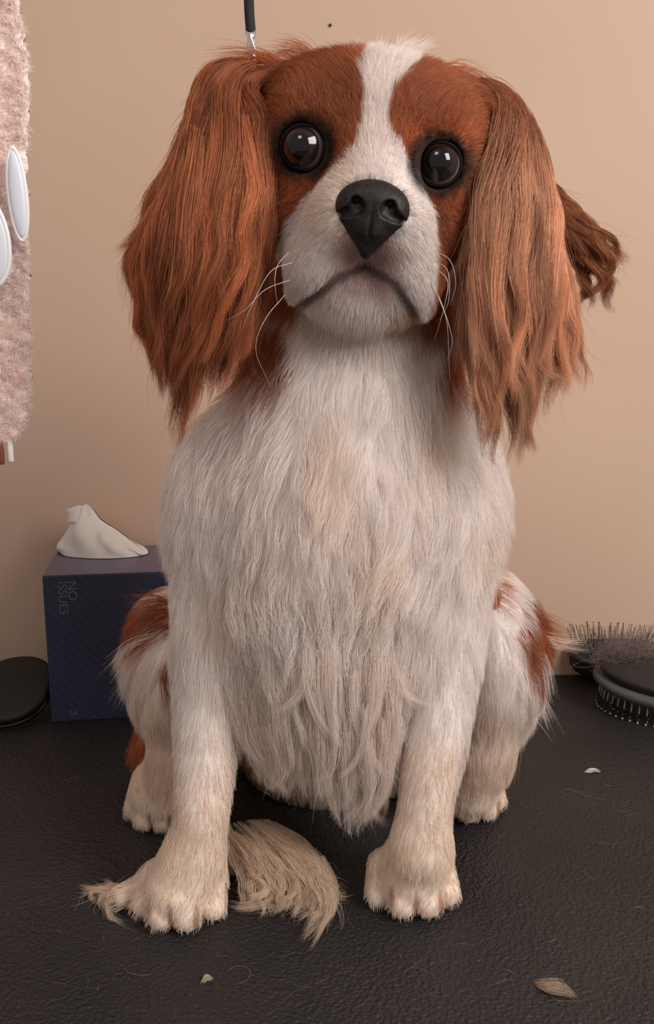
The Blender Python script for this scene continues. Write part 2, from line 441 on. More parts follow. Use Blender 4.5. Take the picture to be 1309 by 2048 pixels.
# ------------------------------------------------------------------ dog: body mesh
dog = empty('dog', (0.01, .12, 0), label='chestnut and white long-eared spaniel sitting on the black grooming table facing the camera', cat='dog')
BV, BQ = FIELD.surface()
m_skin = attr_mat('dog_skin', rough=.8, spec=.2)
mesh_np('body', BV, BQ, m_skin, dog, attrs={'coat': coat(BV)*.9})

# nose leather: its own fine sculpt
m_nose = mat('nose_leather', (.016, .013, .013), rough=.5, spec=.3)
noise_col(m_nose, (.007, .0055, .0055), (.019, .0135, .013), 300, 3, bump=.5, bscale=900, bdist=.0006)
c0 = H(1.5, 34, -27)
NF = Field(c0-.034, c0+.034, .0006, .02)
NF.ell(H(1.5, 29, -25), (.0178, .0125, .0132), .004, HA)
for s in (-1, 1): NF.ell(H(1.5+s*10, 29, -28), (.0100, .0105, .0098), .006, HA)
NF.ell(H(1.2, 31, -36), (.0115, .009, .0095), .006, HA)
NF.cap(H(1.2, 31.5, -38), H(.8, 30, -50), .0085, .0030, .006)
for s in (-1, 1):
    NF.chain([H(1.5+s*8.5, 41.5, -26.5), H(1.5+s*12, 40, -29), H(1.5+s*16.5, 35.5, -31)], [.0042, .0032, .0015], .0015, 'sub')
    NF.cap(H(1.5+s*8.5, 41, -25.5), H(1.5+s*9, 37, -23), .0040, .0022, .002, 'sub')
NF.cap(H(1.5, 42.5, -22), H(1.2, 39.5, -50), .0007, .0008, .0015, 'sub')
V_, Q_ = NF.surface(); mesh_np('nose', V_, Q_, m_nose, dog)

# eyes
m_eye = mat('eye_ball', rough=.12, spec=.2, coat=.7)
N, L, b = nodes(m_eye)
tc = N.new('ShaderNodeTexCoord'); sp = N.new('ShaderNodeSeparateXYZ'); L.new(tc.outputs['Object'], sp.inputs[0])
cr = N.new('ShaderNodeValToRGB'); E = cr.color_ramp.elements
E[0].position = 0.0; E[0].color = (.10, .08, .078, 1); E[1].position = 1.0; E[1].color = (.004, .003, .003, 1)
for p_, c_ in ((.56, (.10, .08, .078)), (.61, (.012, .007, .006)), (.86, (.022, .009, .006)), (.90, (.003, .002, .002))):
    e_ = E.new(p_); e_.color = (*c_, 1)
mp = N.new('ShaderNodeMapRange'); mp.inputs['From Min'].default_value = 0; mp.inputs['From Max'].default_value = ER*.001
L.new(sp.outputs['Z'], mp.inputs['Value']); L.new(mp.outputs[0], cr.inputs['Fac']); L.new(cr.outputs['Color'], b.inputs['Base Color'])
m_lid = mat('eyelid_skin', (.006, .005, .005), rough=.8, spec=.12)
GAZE = {-1: (-.20, 1, .04), 1: (-.06, 1, .17)}
for s in (-1, 1):
    ex, ef, ez = EYE[s]
    g = Vector(nrm(sum(GAZE[s][i]*HA[i] for i in range(3))))
    bm = bmesh.new(); bmesh.ops.create_uvsphere(bm, u_segments=48, v_segments=32, radius=ER*.001)
    for v in bm.verts:                                        # corneal bulge
        t = max(0, (v.co.z/(ER*.001)-.72)/.28); v.co.z += .0009*t*t*(3-2*t)
    o = mesh_bm('eye', bm, m_eye); o.parent = dog
    o.location = Vector(H(ex, ef, ez))-dog.location
    o.rotation_euler = g.to_track_quat('Z', 'Y').to_euler()
    # lid ring with the tear corner pulled to the nose side
    bm = bmesh.new(); n, m_ = 56, 10; rings = []
    def open_r(a):
        ux, uz = math.cos(a), math.sin(a)
        return 1/math.sqrt((ux/12.6)**2+(uz/11.8)**2) + 3.2*max(0, math.cos(a-(math.pi*1.12 if s > 0 else -math.pi*.12)))**6
    for i in range(n):
        a = 2*math.pi*i/n; rr = open_r(a)
        x, z = rr*math.cos(a), rr*math.sin(a)
        R0 = 14.4; f = math.sqrt(max(R0*R0-min(rr, 13.5)**2, 1))
        ctr = np.array([x, f, z]); out = nrm(np.array([math.cos(a), .15, math.sin(a)])); up = nrm(np.array([x, f, z])); tw = nrm(np.cross(up, out)); out = np.cross(tw, up); out = out if out@np.array([math.cos(a), 0, math.sin(a)]) > 0 else -out
        ring = []
        for j in range(m_):
            q = 2*math.pi*j/m_
            p = ctr+out*(1.5+2.1*math.cos(q))+up*(.8*math.sin(q)-.7-2.4*max(0, math.cos(q)))
            ring.append(bm.verts.new(H(ex+p[0], ef+p[1], ez+p[2])))
        rings.append(ring)
    for i in range(n):
        for j in range(m_):
            bm.faces.new([rings[i][j], rings[(i+1) % n][j], rings[(i+1) % n][(j+1) % m_], rings[i][(j+1) % m_]])
    mesh_bm('eyelid', bm, m_lid, dog)

# ------------------------------------------------------------------ the dog's fur
m_hair = attr_mat('dog_fur', rough=.6, spec=.25, hair=True)
CP = []   # position, direction, length mm, loft mm, wave mm
def hc_(x, f, z, dx, df, dz, ln, th_, wv=.2, both=True):
    for s in ((-1, 1) if both and x else (1,)):
        CP.append((H(s*x, f, z), nrm(s*dx*Hx+df*Hf+dz*Hz), ln, th_, wv))
def wc_(p, d, ln, th_, wv=.6): CP.append((p, nrm(vec(*d)), ln, th_, wv))
hc_(2, 25, -15, 0, -.3, 1, 4, .8, both=False)
hc_(2, 8, 5, 0, -.25, 1, 6, 1.5, both=False)
hc_(3, 0, 25, 0, -.2, 1, 8, 2.5, both=False)
hc_(4, -30, 50, .5, -.5, 1, 15, 5, .8, both=False)
hc_(36, 3, 20, .4, -.3, 1, 7, 2); hc_(25, -5, 36, 1.0, -.5, .7, 12, 3, .6); hc_(48, -35, 38, 1, -.3, -.2, 22, 4, 1.2)
hc_(52, -18, 12, .7, -1, .1, 9, 2); hc_(20, 8, 0, .2, -.2, 1, 4, 1)
hc_(34, 6, -20, .7, -.5, -.6, 5, 1.2); hc_(48, -20, -30, .4, -.8, -.8, 9, 2)
hc_(25, 20, -40, .6, -.3, -.7, 6, 1.2); hc_(30, 12, -66, .35, -.2, -1, 8, 1.5)
hc_(18, 24, -14, .8, -.5, .3, 3.5, .8); hc_(9, 32, -50, .5, -.1, -.8, 3, .6)
hc_(0, 14, -72, 0, -.1, -1, 5, 1, both=False); hc_(0, 0, -90, 0, -.3, -1, 10, 3, both=False)
hc_(50, -60, 35, .4, -.6, -.4, 20, 5, .8); hc_(30, -80, 0, .2, -.5, -1, 25, 5, 1)
wc_(W(740, 790, .05), (0, -.12, -1), 24, 8, .8)
wc_(W(560, 860, .06), (-.15, -.1, -1), 30, 9, 1.0); wc_(W(900, 850, .06), (.05, -.1, -1), 30, 9, 1.0)
wc_(W(670, 950, .03), (-.05, -.2, -1), 30, 11, 1.8)
wc_(W(480, 1040, .05), (-.05, -.15, -1), 30, 9, 1.2); wc_(W(860, 1030, .05), (-.3, -.15, -1), 34, 11, 1.8)
wc_(W(760, 1150, .03), (-.5, -.2, -1), 36, 13, 2.6); wc_(W(560, 1180, .03), (.1, -.25, -1), 36, 13, 2.4)
wc_(W(640, 1260, .03), (-.05, -.2, -1), 42, 13, 2.4); wc_(W(820, 1280, .04), (-.25, -.1, -1), 36, 9, 1.6)
wc_(W(620, 1400, .05), (0, -.15, -1), 45, 10, 1.6); wc_(W(480, 1330, .05), (.15, -.1, -1), 38, 8, 1.2)
wc_(W(340, 1050, .09), (-.22, -.05, -1), 20, 6, .6); wc_(W(1000, 1020, .09), (.32, -.05, -1), 24, 8, 1.0)
wc_(W(330, 930, .10), (-.1, -.05, -1), 20, 5, .5); wc_(W(360, 1200, .085), (-.1, -.05, -1), 16, 4, .5); wc_(W(960, 1200, .085), (.1, -.05, -1), 18, 5, .7)
for x in (410, 865):
    wc_(W(x, 1400, .05), (0, 0, -1), 12, 3, .3); wc_(W(x-5, 1550, .04), (0, 0, -1), 9, 2, .2); wc_(W(x-15, 1660, .02), (0, -.2, -1), 9, 2.2, .2)
    wc_(W(x, 1350, .10), (0, .5, -1), 26, 4, 1)
for c in (lp, rp, lh, rh):
    wc_(c+vec(0, .022, .034), (0, -.7, -.7), 5, .8, .1); wc_(c+vec(0, -.004, .012), (0, -.5, -1), 3.2, .25, .1)
    wc_(c+vec(-.03, .015, .012), (-.3, -.5, -1), 4, .4, .1); wc_(c+vec(.03, .015, .012), (.3, -.5, -1), 4, .4, .1)
wc_(W(310, 1215, .16), (-1, -.15, -.15), 30, 4, 1); wc_(W(280, 1300, .16), (-.85, -.2, -.55), 34, 5, 1.2); wc_(W(290, 1380, .15), (-.3, -.1, -1), 30, 3, .8); wc_(W(310, 1460, .13), (.15, 0, -1), 20, 2, .6)
wc_(W(330, 1500, .12), (-.1, 0, -1), 14, 3, .5); wc_(W(980, 1180, .15), (.5, 0, -.6), 18, 4, .8)
wc_(W(1070, 1240, .17), (1, 0, -.45), 38, 5, 1.5); wc_(W(1060, 1370, .15), (.35, -.1, -1), 34, 4, 1.6); wc_(W(1020, 1470, .13), (-.15, 0, -1), 22, 3, 1)
wc_(W(670, 900, .17), (0, .4, -1), 22, 6, 1); wc_(W(670, 1300, .30), (0, .5, -.6), 25, 6, 1)
wc_(T(600, 1785, .012), (.3, -.7, -.6), 8, 1, .3); wc_(T(520, 1730, .018), (.3, -.7, -.6), 12, 2, .3); wc_(T(250, 1793, .010), (-1, -.3, -.2), 10, 1, .3)
CPp = np.array([c[0] for c in CP]); CPd = np.array([c[1] for c in CP]); CPs = np.array([c[2:] for c in CP])

def guide(P):
    D_ = np.zeros_like(P); S_ = np.zeros((len(P), 3))
    for i in range(0, len(P), 20000):
        q = P[i:i+20000]
        d2 = ((q[:, None, :]-CPp[None])**2).sum(2)*1e6
        w_ = 1/(d2+16)**1.8; w_ /= w_.sum(1, keepdims=True)
        D_[i:i+20000] = w_@CPd; S_[i:i+20000] = w_@CPs
    return nrm(D_), S_

def scatter(V, Q, n, dens):
    tri = np.concatenate([Q[:, [0, 1, 2]], Q[:, [0, 2, 3]]])
    a, b_, c = V[tri[:, 0]], V[tri[:, 1]], V[tri[:, 2]]
    ar = np.linalg.norm(np.cross(b_-a, c-a), axis=1)/2
    w_ = ar*dens((a+b_+c)/3); w_ /= w_.sum()
    i = rng.choice(len(tri), n, p=w_)
    r1 = np.sqrt(rng.random(n)); r2 = rng.random(n)
    return a[i]*(1-r1)[:, None]+b_[i]*(r1*(1-r2))[:, None]+c[i]*(r1*r2)[:, None]

def clumps(R0, P, ratio, amt, power=1.3):
    """pull every strand towards the strand at the centre of its lock"""
    n, k, _ = P.shape
    m = max(int(n/ratio), 1); ci = rng.choice(n, m, replace=False)
    kd = KDTree(m)
    for j, c in enumerate(ci): kd.insert(R0[c], j)
    kd.balance()
    near = np.fromiter((kd.find(p)[1] for p in R0), int, n)
    C = P[ci[near]]
    t = np.linspace(0, 1, k)[None, :, None]**power
    a = np.broadcast_to(np.asarray(amt, float).reshape(-1, 1, 1), (n, 1, 1))*t
    return P*(1-a)+C*a, near

def groom(name, n, dens, k, rad, parent, clump=(20, .5), lscale=1.0, keep=None, jit=.12, cjit=.15):
    R0 = scatter(BV, BQ, n, dens)
    N0 = FIELD.grad(R0)
    d, S_ = guide(R0)
    for s in (-1, 1):                         # nothing grows over the eyeballs
        ex, ef, ez = EYE[s]; x, f, z = toH(R0)
        m = ~((np.hypot(x-ex, z-ez) < 13.9) & (f > -30)); R0, N0, d, S_ = R0[m], N0[m], d[m], S_[m]
    x, f, z = toH(R0)
    m = ~((f > 12) & (np.hypot((x-1.5)/19, (z+27)/13.5) < 1)); 
    m &= ~((f > 12) & (np.abs(x-1) < np.interp(z, [-52, -38], [2.0, 10])) & (z > -52) & (z < -30))
    if keep is not None: m &= keep(R0)
    R0, N0, d, S_ = R0[m], N0[m], d[m], S_[m]; n = len(R0)
    x, f, z = toH(R0)
    ln = S_[:, 0]*.001*lscale*(.65+.6*rng.random(n)); loft = S_[:, 1]*.001; wv = S_[:, 2]*.001
    for s in (-1, 1):
        ex, ef, ez = EYE[s]; de = np.hypot(x-ex, z-ez); ln = np.where((f > -30), ln*np.clip((de-11)/12, .25, 1), ln)
        out = nrm((x-ex)[:, None]*Hx+(z-ez)[:, None]*Hz); ww = (np.clip(1-(de-14)/9, 0, 1)*(f > -30))[:, None]
        d = nrm(d*(1-ww)+out*ww)
    # the part line of the mouth stays open
    mo = np.minimum.reduce([np.hypot(x-a, z-b_) for a, b_ in zip(*map(lambda v: np.interp(np.linspace(0, 6, 60), range(7), v), MOUTH))])
    ln = np.where((f > -15), ln*np.clip((mo+1.5)/8, .3, 1), ln)
    h_ = rng.random(n)
    off_max = loft*h_
    wob = nrm(rng.normal(size=(n, 3)))*jit
    wob += (np.stack([vnoise(R0+q, 70) for q in (1, 5, 9)], 1)-.5)*cjit*6*np.clip(wv*1000, .1, 2)[:, None]*.5
    P = np.zeros((n, k, 3)); P[:, 0] = R0-N0*.0008
    p = R0.copy(); Nn = N0
    ph = vnoise(R0+2, 55)*12; wk = 2*math.pi/.020
    side = nrm(np.cross(d, N0))
    for i in range(1, k):
        t = i/(k-1)
        dirn = nrm(d+wob+Nn*(.55*(1-t)**2+.05))
        p = p+dirn*(ln/(k-1))[:, None]
        dd = FIELD.sample(p); want = off_max*min(1, t*1.6)+.0006
        push = np.clip(want-dd, 0, .02)
        g = FIELD.grad(p)
        p = p+g*push[:, None]
        # lay back down when too far off the skin
        lay = np.clip(dd-want-.003, 0, .01)*np.where(ln > .02, .25, .5)
        p = p-g*lay[:, None]
        p[:, 2] = np.maximum(p[:, 2], .0008)
        P[:, i] = p
        Nn = g
    s_ = (np.linspace(0, 1, k)[None, :]*ln[:, None])
    P += side[:, None, :]*(np.sin(s_*wk+ph[:, None])-np.sin(ph)[:, None])[..., None]*(wv[:, None]*np.linspace(0, 1, k)[None, :])[..., None]
    P, near = clumps(R0, P, clump[0], clump[1]*np.clip(.35+wv*1000*.5, 0, 1.3))
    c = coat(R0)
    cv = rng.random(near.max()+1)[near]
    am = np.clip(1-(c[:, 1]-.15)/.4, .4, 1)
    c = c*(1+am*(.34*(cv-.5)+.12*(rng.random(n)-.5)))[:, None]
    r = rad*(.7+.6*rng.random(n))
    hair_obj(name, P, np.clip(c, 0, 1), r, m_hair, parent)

def is_head(P): x, f, z = toH(P); return (z > -112) & (np.abs(x) < 80)
def vis(P): return np.where(P[:, 1] > .20, .3, 1.0)*np.where(P[:, 2] < .004, .1, 1)
groom('head_fur', 120000, lambda P: is_head(P)*np.where(toH(P)[1] < -60, .2, 1.0)*np.where(toH(P)[1] > 0, 1.5, 1), 6, .000075, dog, clump=(14, .35), keep=is_head)
groom('body_fur', 125000, lambda P: (~is_head(P))*vis(P)*np.where(P[:, 2] < .11, 1.5, 1), 10, .000095, dog, clump=(45, .45))

# ---- feathering that hangs as sheets: ears, brisket, tail
def resample(pts, M=28):
    pts = np.array(pts, float); n = len(pts)
    e = np.vstack([2*pts[0]-pts[1], pts, 2*pts[-1]-pts[-2]])
    out = []
    for t in np.linspace(0, n-1, M):
        i = min(int(t), n-2); u = t-i; a, b_, c, d = e[i:i+4]
        out.append(.5*((2*b_)+(-a+c)*u+(2*a-5*b_+4*c-d)*u*u+(-a+3*b_-3*c+d)*u**3))
    return np.array(out)
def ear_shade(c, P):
    """ear feathering is redder at the set-on and streaked with darker undercoat and painted-in shading"""
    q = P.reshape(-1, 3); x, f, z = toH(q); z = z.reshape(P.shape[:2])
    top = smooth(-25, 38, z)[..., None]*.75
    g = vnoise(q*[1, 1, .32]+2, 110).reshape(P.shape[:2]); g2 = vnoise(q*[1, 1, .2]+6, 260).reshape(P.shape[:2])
    d = 1-(.34*smooth(.50, .80, g)+.22*smooth(.5, .8, g2))[..., None]*vec(.85, 1.1, 1.15)  # dark streaks hold both undercoat and shading, painted into the hair colour
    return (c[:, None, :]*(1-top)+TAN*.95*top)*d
def sheet(name, guides, n, rad, parent, v0max=.6, vlen=(.35, .9), thick=.012, nclump=70, clump=.75, wave=.003, wl=.035, k=16, col=None, lift=0.0, seed=1, floor=None, flat_axis=None, tipj=.10, mix_obj=None, fly=.008, nbig=0):
    r_ = np.random.default_rng(seed)
    G = np.array([resample(g) for g in guides]); ng, M, _ = G.shape
    def S(u, v):
        u = np.clip(u, 0, 1)*(ng-1); v = np.clip(v, 0, 1)*(M-1)
        i = np.minimum(u.astype(int), ng-2); j = np.minimum(v.astype(int), M-2); a = (u-i)[..., None]; b_ = (v-j)[..., None]
        return (G[i, j]*(1-a)+G[i+1, j]*a)*(1-b_)+(G[i, j+1]*(1-a)+G[i+1, j+1]*a)*b_
    cu = r_.random(nclump); cv0 = r_.random(nclump)*v0max; cve = .82+.22*r_.random(nclump); cw = r_.random(nclump)-.5; cph = r_.random(nclump)*6.28; camp = .5+r_.random(nclump)
    cdu = (r_.random(nclump)-.5)*tipj; cshade = r_.random(nclump)
    if nbig:                                      # locks gather in larger wavy tresses
        bu = (np.arange(nbig)+.2+.6*r_.random(nbig))/nbig; bi = np.abs(cu[:, None]-bu[None]).argmin(1)
        bi = np.clip(bi+r_.integers(-1, 2, nclump)*(r_.random(nclump) < .35), 0, nbig-1)
        bw = r_.random(nbig)-.5; bs = r_.random(nbig); bp_ = r_.random(nbig)*6.28; ba = .6+1.1*r_.random(nbig); bd = (r_.random(nbig)-.5)*tipj
        cw = .35*cw+.65*bw[bi]; cshade = .45*cshade+.55*bs[bi]; cph = bp_[bi]+(r_.random(nclump)-.5)*1.2; camp = ba[bi]; cdu = .4*cdu+bd[bi]+(bu[bi]-cu)*.55
    ci = r_.integers(0, nclump, n)
    u0 = np.clip(cu[ci]+r_.normal(size=n)*.055, 0, 1); v0 = np.clip(cv0[ci]+r_.normal(size=n)*.10, 0, v0max)
    L_ = vlen[0]+(vlen[1]-vlen[0])*r_.random(n)
    v1 = np.minimum(v0+L_, cve[ci]+.05*r_.normal(size=n)); v1 = np.maximum(v1, v0+.12)
    t = np.linspace(0, 1, k)[None, :]
    v = v0[:, None]+(v1-v0)[:, None]*t
    a = clump*t**.8
    u = u0[:, None]*(1-a)+cu[ci][:, None]*a+cdu[ci][:, None]*t**1.5
    un = np.clip(u, 0, 1); P = S(un, v)
    e = .03
    Tn = nrm(S(un, np.clip(v+e, 0, 1))-S(un, np.clip(v-e, 0, 1))); Un = nrm(S(np.clip(un+e, 0, 1), v)-S(np.clip(un-e, 0, 1), v))
    Nn = nrm(np.cross(Tn, Un)); Nn *= np.sign(-Nn[..., 1:2]+1e-9)
    wq = (r_.random(n)-.5)
    wgt = (wq[:, None]*(1-a)+cw[ci][:, None]*a)
    loft = thick*np.sin(np.pi*np.clip(.12+v*.8, 0, 1))
    length = np.linalg.norm(np.diff(G[ng//2], axis=0), axis=1).sum()
    arg = v*length/wl*6.28+cph[ci][:, None]
    P = P+Nn*(wgt*loft+lift+wave*.6*camp[ci][:, None]*np.cos(arg)*t)[..., None]+Un*(wave*camp[ci][:, None]*np.sin(arg)*t**.7+(u-un)*.10)[..., None]
    fl = (r_.random(n) < .06)[:, None, None]*r_.normal(size=(n, 1, 3))*fly*(t**2)[..., None]
    P = P+fl+r_.normal(size=(n, 1, 3))*.0007*t[..., None]
    if mix_obj:                                   # stay outside the body
        q = P.reshape(-1, 3); dd = FIELD.sample(q); g = FIELD.grad(q); q = q+g*np.clip(.001-dd, 0, .03)[:, None]; P = q.reshape(P.shape)
    if floor is not None: P[..., 2] = np.maximum(P[..., 2], floor)
    c = col(u0, v0, cshade[ci], P[:, 0], r_)
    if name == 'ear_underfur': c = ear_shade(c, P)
    hair_obj(name, P, np.clip(c, 0, 1), rad*(.6+.8*r_.random(n)), m_hair, parent)

def ear_col(light, edge):
    def f(u, v, sh, P, r_):
        m = np.clip(.85*sh+.2*(r_.random(len(u))-.3)+.25*(v-.2)+edge*(u-.3), 0, 1)[:, None]
        return vec(.20, .050, .017)*(1-m)+light*m
    return f
def gl(*p): return [W(q[0], q[1]+18*max(0, 1-(q[1]-110)/150), q[2]) for q in p]
ear_l = [gl((545, 135, .036), (518, 185, .028), (530, 270, .024), (545, 370, .020), (554, 450, .018), (545, 540, .018), (512, 620, .022), (474, 710, .025)),
         gl((555, 125, .042), (505, 175, .030), (512, 270, .018), (515, 390, .010), (505, 500, .008), (488, 610, .010), (470, 700, .015), (436, 790, .020)),
         gl((550, 118, .050), (485, 160, .036), (470, 260, .018), (466, 390, .004), (452, 520, .002), (436, 640, .006), (420, 740, .015), (404, 830, .022)),
         gl((540, 115, .055), (460, 145, .042), (428, 240, .024), (412, 380, .008), (392, 510, .006), (378, 640, .012), (366, 765, .022), (348, 905, .036)),
         gl((530, 115, .060), (440, 142, .048), (422, 225, .032), (392, 350, .018), (338, 480, .014), (328, 600, .018), (326, 700, .022), (326, 800, .028)),
         gl((520, 118, .064), (430, 150, .054), (412, 228, .040), (372, 340, .026), (325, 440, .022), (283, 550, .024), (290, 650, .026), (308, 745, .028)),
         gl((515, 122, .068), (422, 162, .060), (402, 232, .046), (356, 345, .036), (295, 450, .032), (250, 510, .032), (262, 575, .032), (288, 640, .032))]
ear_r = [gl((930, 165, .040), (962, 215, .034), (972, 290, .030), (948, 400, .028), (922, 500, .030), (932, 600, .030), (944, 700, .028), (950, 800, .030)),
         gl((935, 158, .046), (975, 200, .038), (996, 290, .026), (982, 420, .014), (960, 550, .010), (956, 680, .010), (966, 795, .014), (968, 905, .020)),
         gl((940, 152, .052), (990, 192, .044), (1016, 290, .026), (1016, 420, .010), (1004, 560, .004), (1000, 690, .006), (1003, 805, .012), (1002, 940, .018)),
         gl((945, 150, .056), (1005, 192, .050), (1036, 290, .032), (1050, 420, .014), (1046, 560, .010), (1040, 690, .014), (1045, 805, .020), (1040, 920, .026)),
         gl((950, 150, .060), (1006, 198, .056), (1042, 300, .040), (1066, 410, .026), (1092, 520, .022), (1100, 630, .024), (1106, 730, .028), (1090, 830, .032)),
         gl((955, 152, .064), (1015, 206, .060), (1048, 310, .048), (1076, 410, .038), (1104, 510, .036), (1148, 610, .036), (1168, 700, .038), (1185, 770, .040))]
ear_rb = [gl((1040, 320, .075), (1085, 410, .066), (1125, 480, .060), (1150, 560, .058), (1140, 640, .057)),
          gl((1050, 320, .078), (1110, 415, .070), (1165, 490, .064), (1190, 565, .062), (1165, 650, .060)),
          gl((1060, 330, .080), (1122, 420, .074), (1182, 490, .070), (1222, 560, .068), (1212, 640, .066))]

def tresses(name, guides, nt, ns, rad, parent, col, w=(.006, .012), thick=.020, v0=(0, .45), vl=(.35, .6), wave=(.001, .005), wl=(.04, .08), k=20, seed=1, floor=None, tipw=.10, drift=.10, body=False, frizz=.0014, us=None, lift=0.0, flat=.4, um=.10, lim=None, curlw=.004):
    """long hair hanging in separate tapering wavy locks along a guide surface"""
    r_ = np.random.default_rng(seed)
    G = np.array([resample(g) for g in guides]); ng, M, _ = G.shape
    length = np.linalg.norm(np.diff(G[ng//2], axis=0), axis=1).sum()
    def S(u, v):
        u = np.clip(u, 0, 1)*(ng-1); v = np.clip(v, 0, 1)*(M-1)
        i = np.minimum(u.astype(int), ng-2); j = np.minimum(v.astype(int), M-2); a = (u-i)[..., None]; b_ = (v-j)[..., None]
        return (G[i, j]*(1-a)+G[i+1, j]*a)*(1-b_)+(G[i, j+1]*(1-a)+G[i+1, j+1]*a)*b_
    ub = (np.arange(nt)*.6180339+r_.random()) % 1 if us is None else us
    ub = um+(1-2*um)*ub
    s0 = v0[0]+(v0[1]-v0[0])*r_.random(nt); s1 = np.minimum(s0+vl[0]+(vl[1]-vl[0])*r_.random(nt), 1.0-.12*r_.random(nt)**2)
    wb = w[0]+(w[1]-w[0])*r_.random(nt)**1.5; ob = r_.random(nt); A = wave[0]+(wave[1]-wave[0])*r_.random(nt); wlb = wl[0]+(wl[1]-wl[0])*r_.random(nt)
    ph = r_.random(nt)*6.28; dr = (r_.random(nt)-.5)*drift; shb = r_.random(nt); curl = r_.normal(size=nt)*curlw
    n = nt*ns; b = np.repeat(np.arange(nt), ns)
    a0 = r_.normal(size=n)*.5; c0 = r_.normal(size=n)*.5
    sub = r_.integers(0, 5, n); sa = r_.normal(size=(nt, 5))*.65; sc = r_.normal(size=(nt, 5))*.5; sp_ = r_.random((nt, 5))*6.28
    t0 = r_.random(n)**1.3*.4; t1 = np.minimum(.78+.25*r_.random(n), 1.0)
    t = t0[:, None]+(t1-t0)[:, None]*np.linspace(0, 1, k)[None, :]
    v = s0[b][:, None]+(s1-s0)[b][:, None]*t
    u = ub[b][:, None]+dr[b][:, None]*t**1.5
    un = np.clip(u, 0, 1); e = .03
    P = S(un, v)
    Tn = nrm(S(un, np.clip(v+e, 0, 1))-S(un, np.clip(v-e, 0, 1))); Un = nrm(S(np.clip(un+e, 0, 1), v)-S(np.clip(un-e, 0, 1), v))
    Nn = nrm(np.cross(Tn, Un)); Nn *= np.sign(-Nn[..., 1:2]+1e-9)
    prof = np.clip(v*3.5+.25, 0, 1)*(.45+.60*np.sin(np.pi*np.clip(t*.9+.1, 0, 1))**.8)*(1-t**3)+tipw
    mixs = np.clip(t*1.3-.2, 0, .85)
    aa = a0[:, None]*(1-mixs)+(sa[b, sub]+.22*a0)[:, None]*mixs; cc = c0[:, None]*(1-mixs)+(sc[b, sub]+.22*c0)[:, None]*mixs
    arc = (v*length/wlb[b][:, None])*6.28+ph[b][:, None]
    env = np.clip(t*1.6, 0, 1)
    X = A[b][:, None]*env*np.sin(arc)+wb[b][:, None]*prof*aa+.0007*env*np.sin(arc*1.9+sp_[b, sub][:, None])+curl[b][:, None]*t**4*3+(u-un)*.10
    loft = thick*np.sin(np.pi*np.clip(.10+v*.82, 0, 1))*(1-.85*np.abs(2*un-1)**2.5)
    Z = lift+loft*ob[b][:, None]+wb[b][:, None]*prof*cc*flat+.5*A[b][:, None]*env*np.cos(arc)
    P = P+Un*X[..., None]+Nn*Z[..., None]
    tt = np.linspace(0, 1, k)[None, :, None]
    P = P+r_.normal(size=(n, 1, 3))*frizz*tt**1.5
    fly = (r_.random(n) < .04)[:, None, None]*r_.normal(size=(n, 1, 3))*.006*tt**2; P = P+fly
    if body:
        q = P.reshape(-1, 3); dd = FIELD.sample(q); g = FIELD.grad(q); q = q+g*np.clip(.001-dd, 0, .03)[:, None]; P = q.reshape(P.shape)
    if floor is not None: P[..., 2] = np.maximum(P[..., 2], floor+.0015*r_.random((n, 1)))
    c = col(ub[b], s0[b]+.5*(s1-s0)[b], .55*shb[b]+.45*ob[b], P, r_)
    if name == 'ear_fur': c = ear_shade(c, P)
    if lim: kp = np.abs(P-S(un, v)).max((1, 2)) < lim; P, c = P[kp], c[kp]; n = len(P)
    hair_obj(name, P, np.clip(c, 0, 1), rad*(.6+.8*r_.random(n)), m_hair, parent, tip=.15)
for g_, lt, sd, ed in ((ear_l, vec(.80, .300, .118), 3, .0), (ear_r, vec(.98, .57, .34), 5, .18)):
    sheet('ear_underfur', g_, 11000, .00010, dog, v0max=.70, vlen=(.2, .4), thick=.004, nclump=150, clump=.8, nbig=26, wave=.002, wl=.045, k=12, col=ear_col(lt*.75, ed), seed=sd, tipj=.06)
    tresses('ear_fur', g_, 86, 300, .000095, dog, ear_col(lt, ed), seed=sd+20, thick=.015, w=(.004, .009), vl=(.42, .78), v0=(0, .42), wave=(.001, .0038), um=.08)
tresses('ear_fur', ear_rb, 26, 220, .000095, dog, ear_col(vec(.50, .19, .07), -.1), w=(.004, .008), thick=.012, wave=(.002, .006), wl=(.025, .045), seed=8)
brisket = [gl((480, 1230, .055), (470, 1330, .050), (475, 1430, .048), (500, 1510, .048), (510, 1560, .050)),
           gl((540, 1200, .040), (530, 1320, .032), (540, 1430, .034), (560, 1520, .040), (565, 1590, .044)),
           gl((600, 1190, .030), (600, 1310, .022), (605, 1430, .026), (615, 1530, .034), (600, 1600, .040)),
           gl((660, 1190, .028), (665, 1310, .020), (670, 1440, .024), (672, 1560, .034), (670, 1640, .042)),
           gl((720, 1190, .030), (725, 1320, .022), (722, 1450, .026), (720, 1580, .036), (712, 1675, .044)),
           gl((790, 1200, .040), (780, 1320, .032), (775, 1440, .034), (770, 1560, .042), (765, 1650, .048)),
           gl((830, 1230, .055), (815, 1320, .048), (805, 1400, .046), (795, 1470, .046), (790, 1540, .048))]
def white_col(u, v, sh, P, r_):
    m = (.25*sh+.15*r_.random(len(u)))[:, None]
    return vec(.88, .81, .77)*(1-m)+vec(.84, .68, .54)*m
sheet('chest_fur', brisket, 15000, .00010, dog, v0max=.66, vlen=(.25, .45), thick=.020, nclump=170, clump=.80, wave=.0022, wl=.06, k=12, col=white_col, seed=11, mix_obj=True, tipj=.07, fly=.004)
tresses('chest_fur', brisket, 120, 120, .00009, dog, white_col, w=(.003, .0065), thick=.016, v0=(.05, .55), vl=(.28, .45), wave=(.0003, .0012), wl=(.06, .10), seed=12, tipw=.08, drift=.06, body=True)
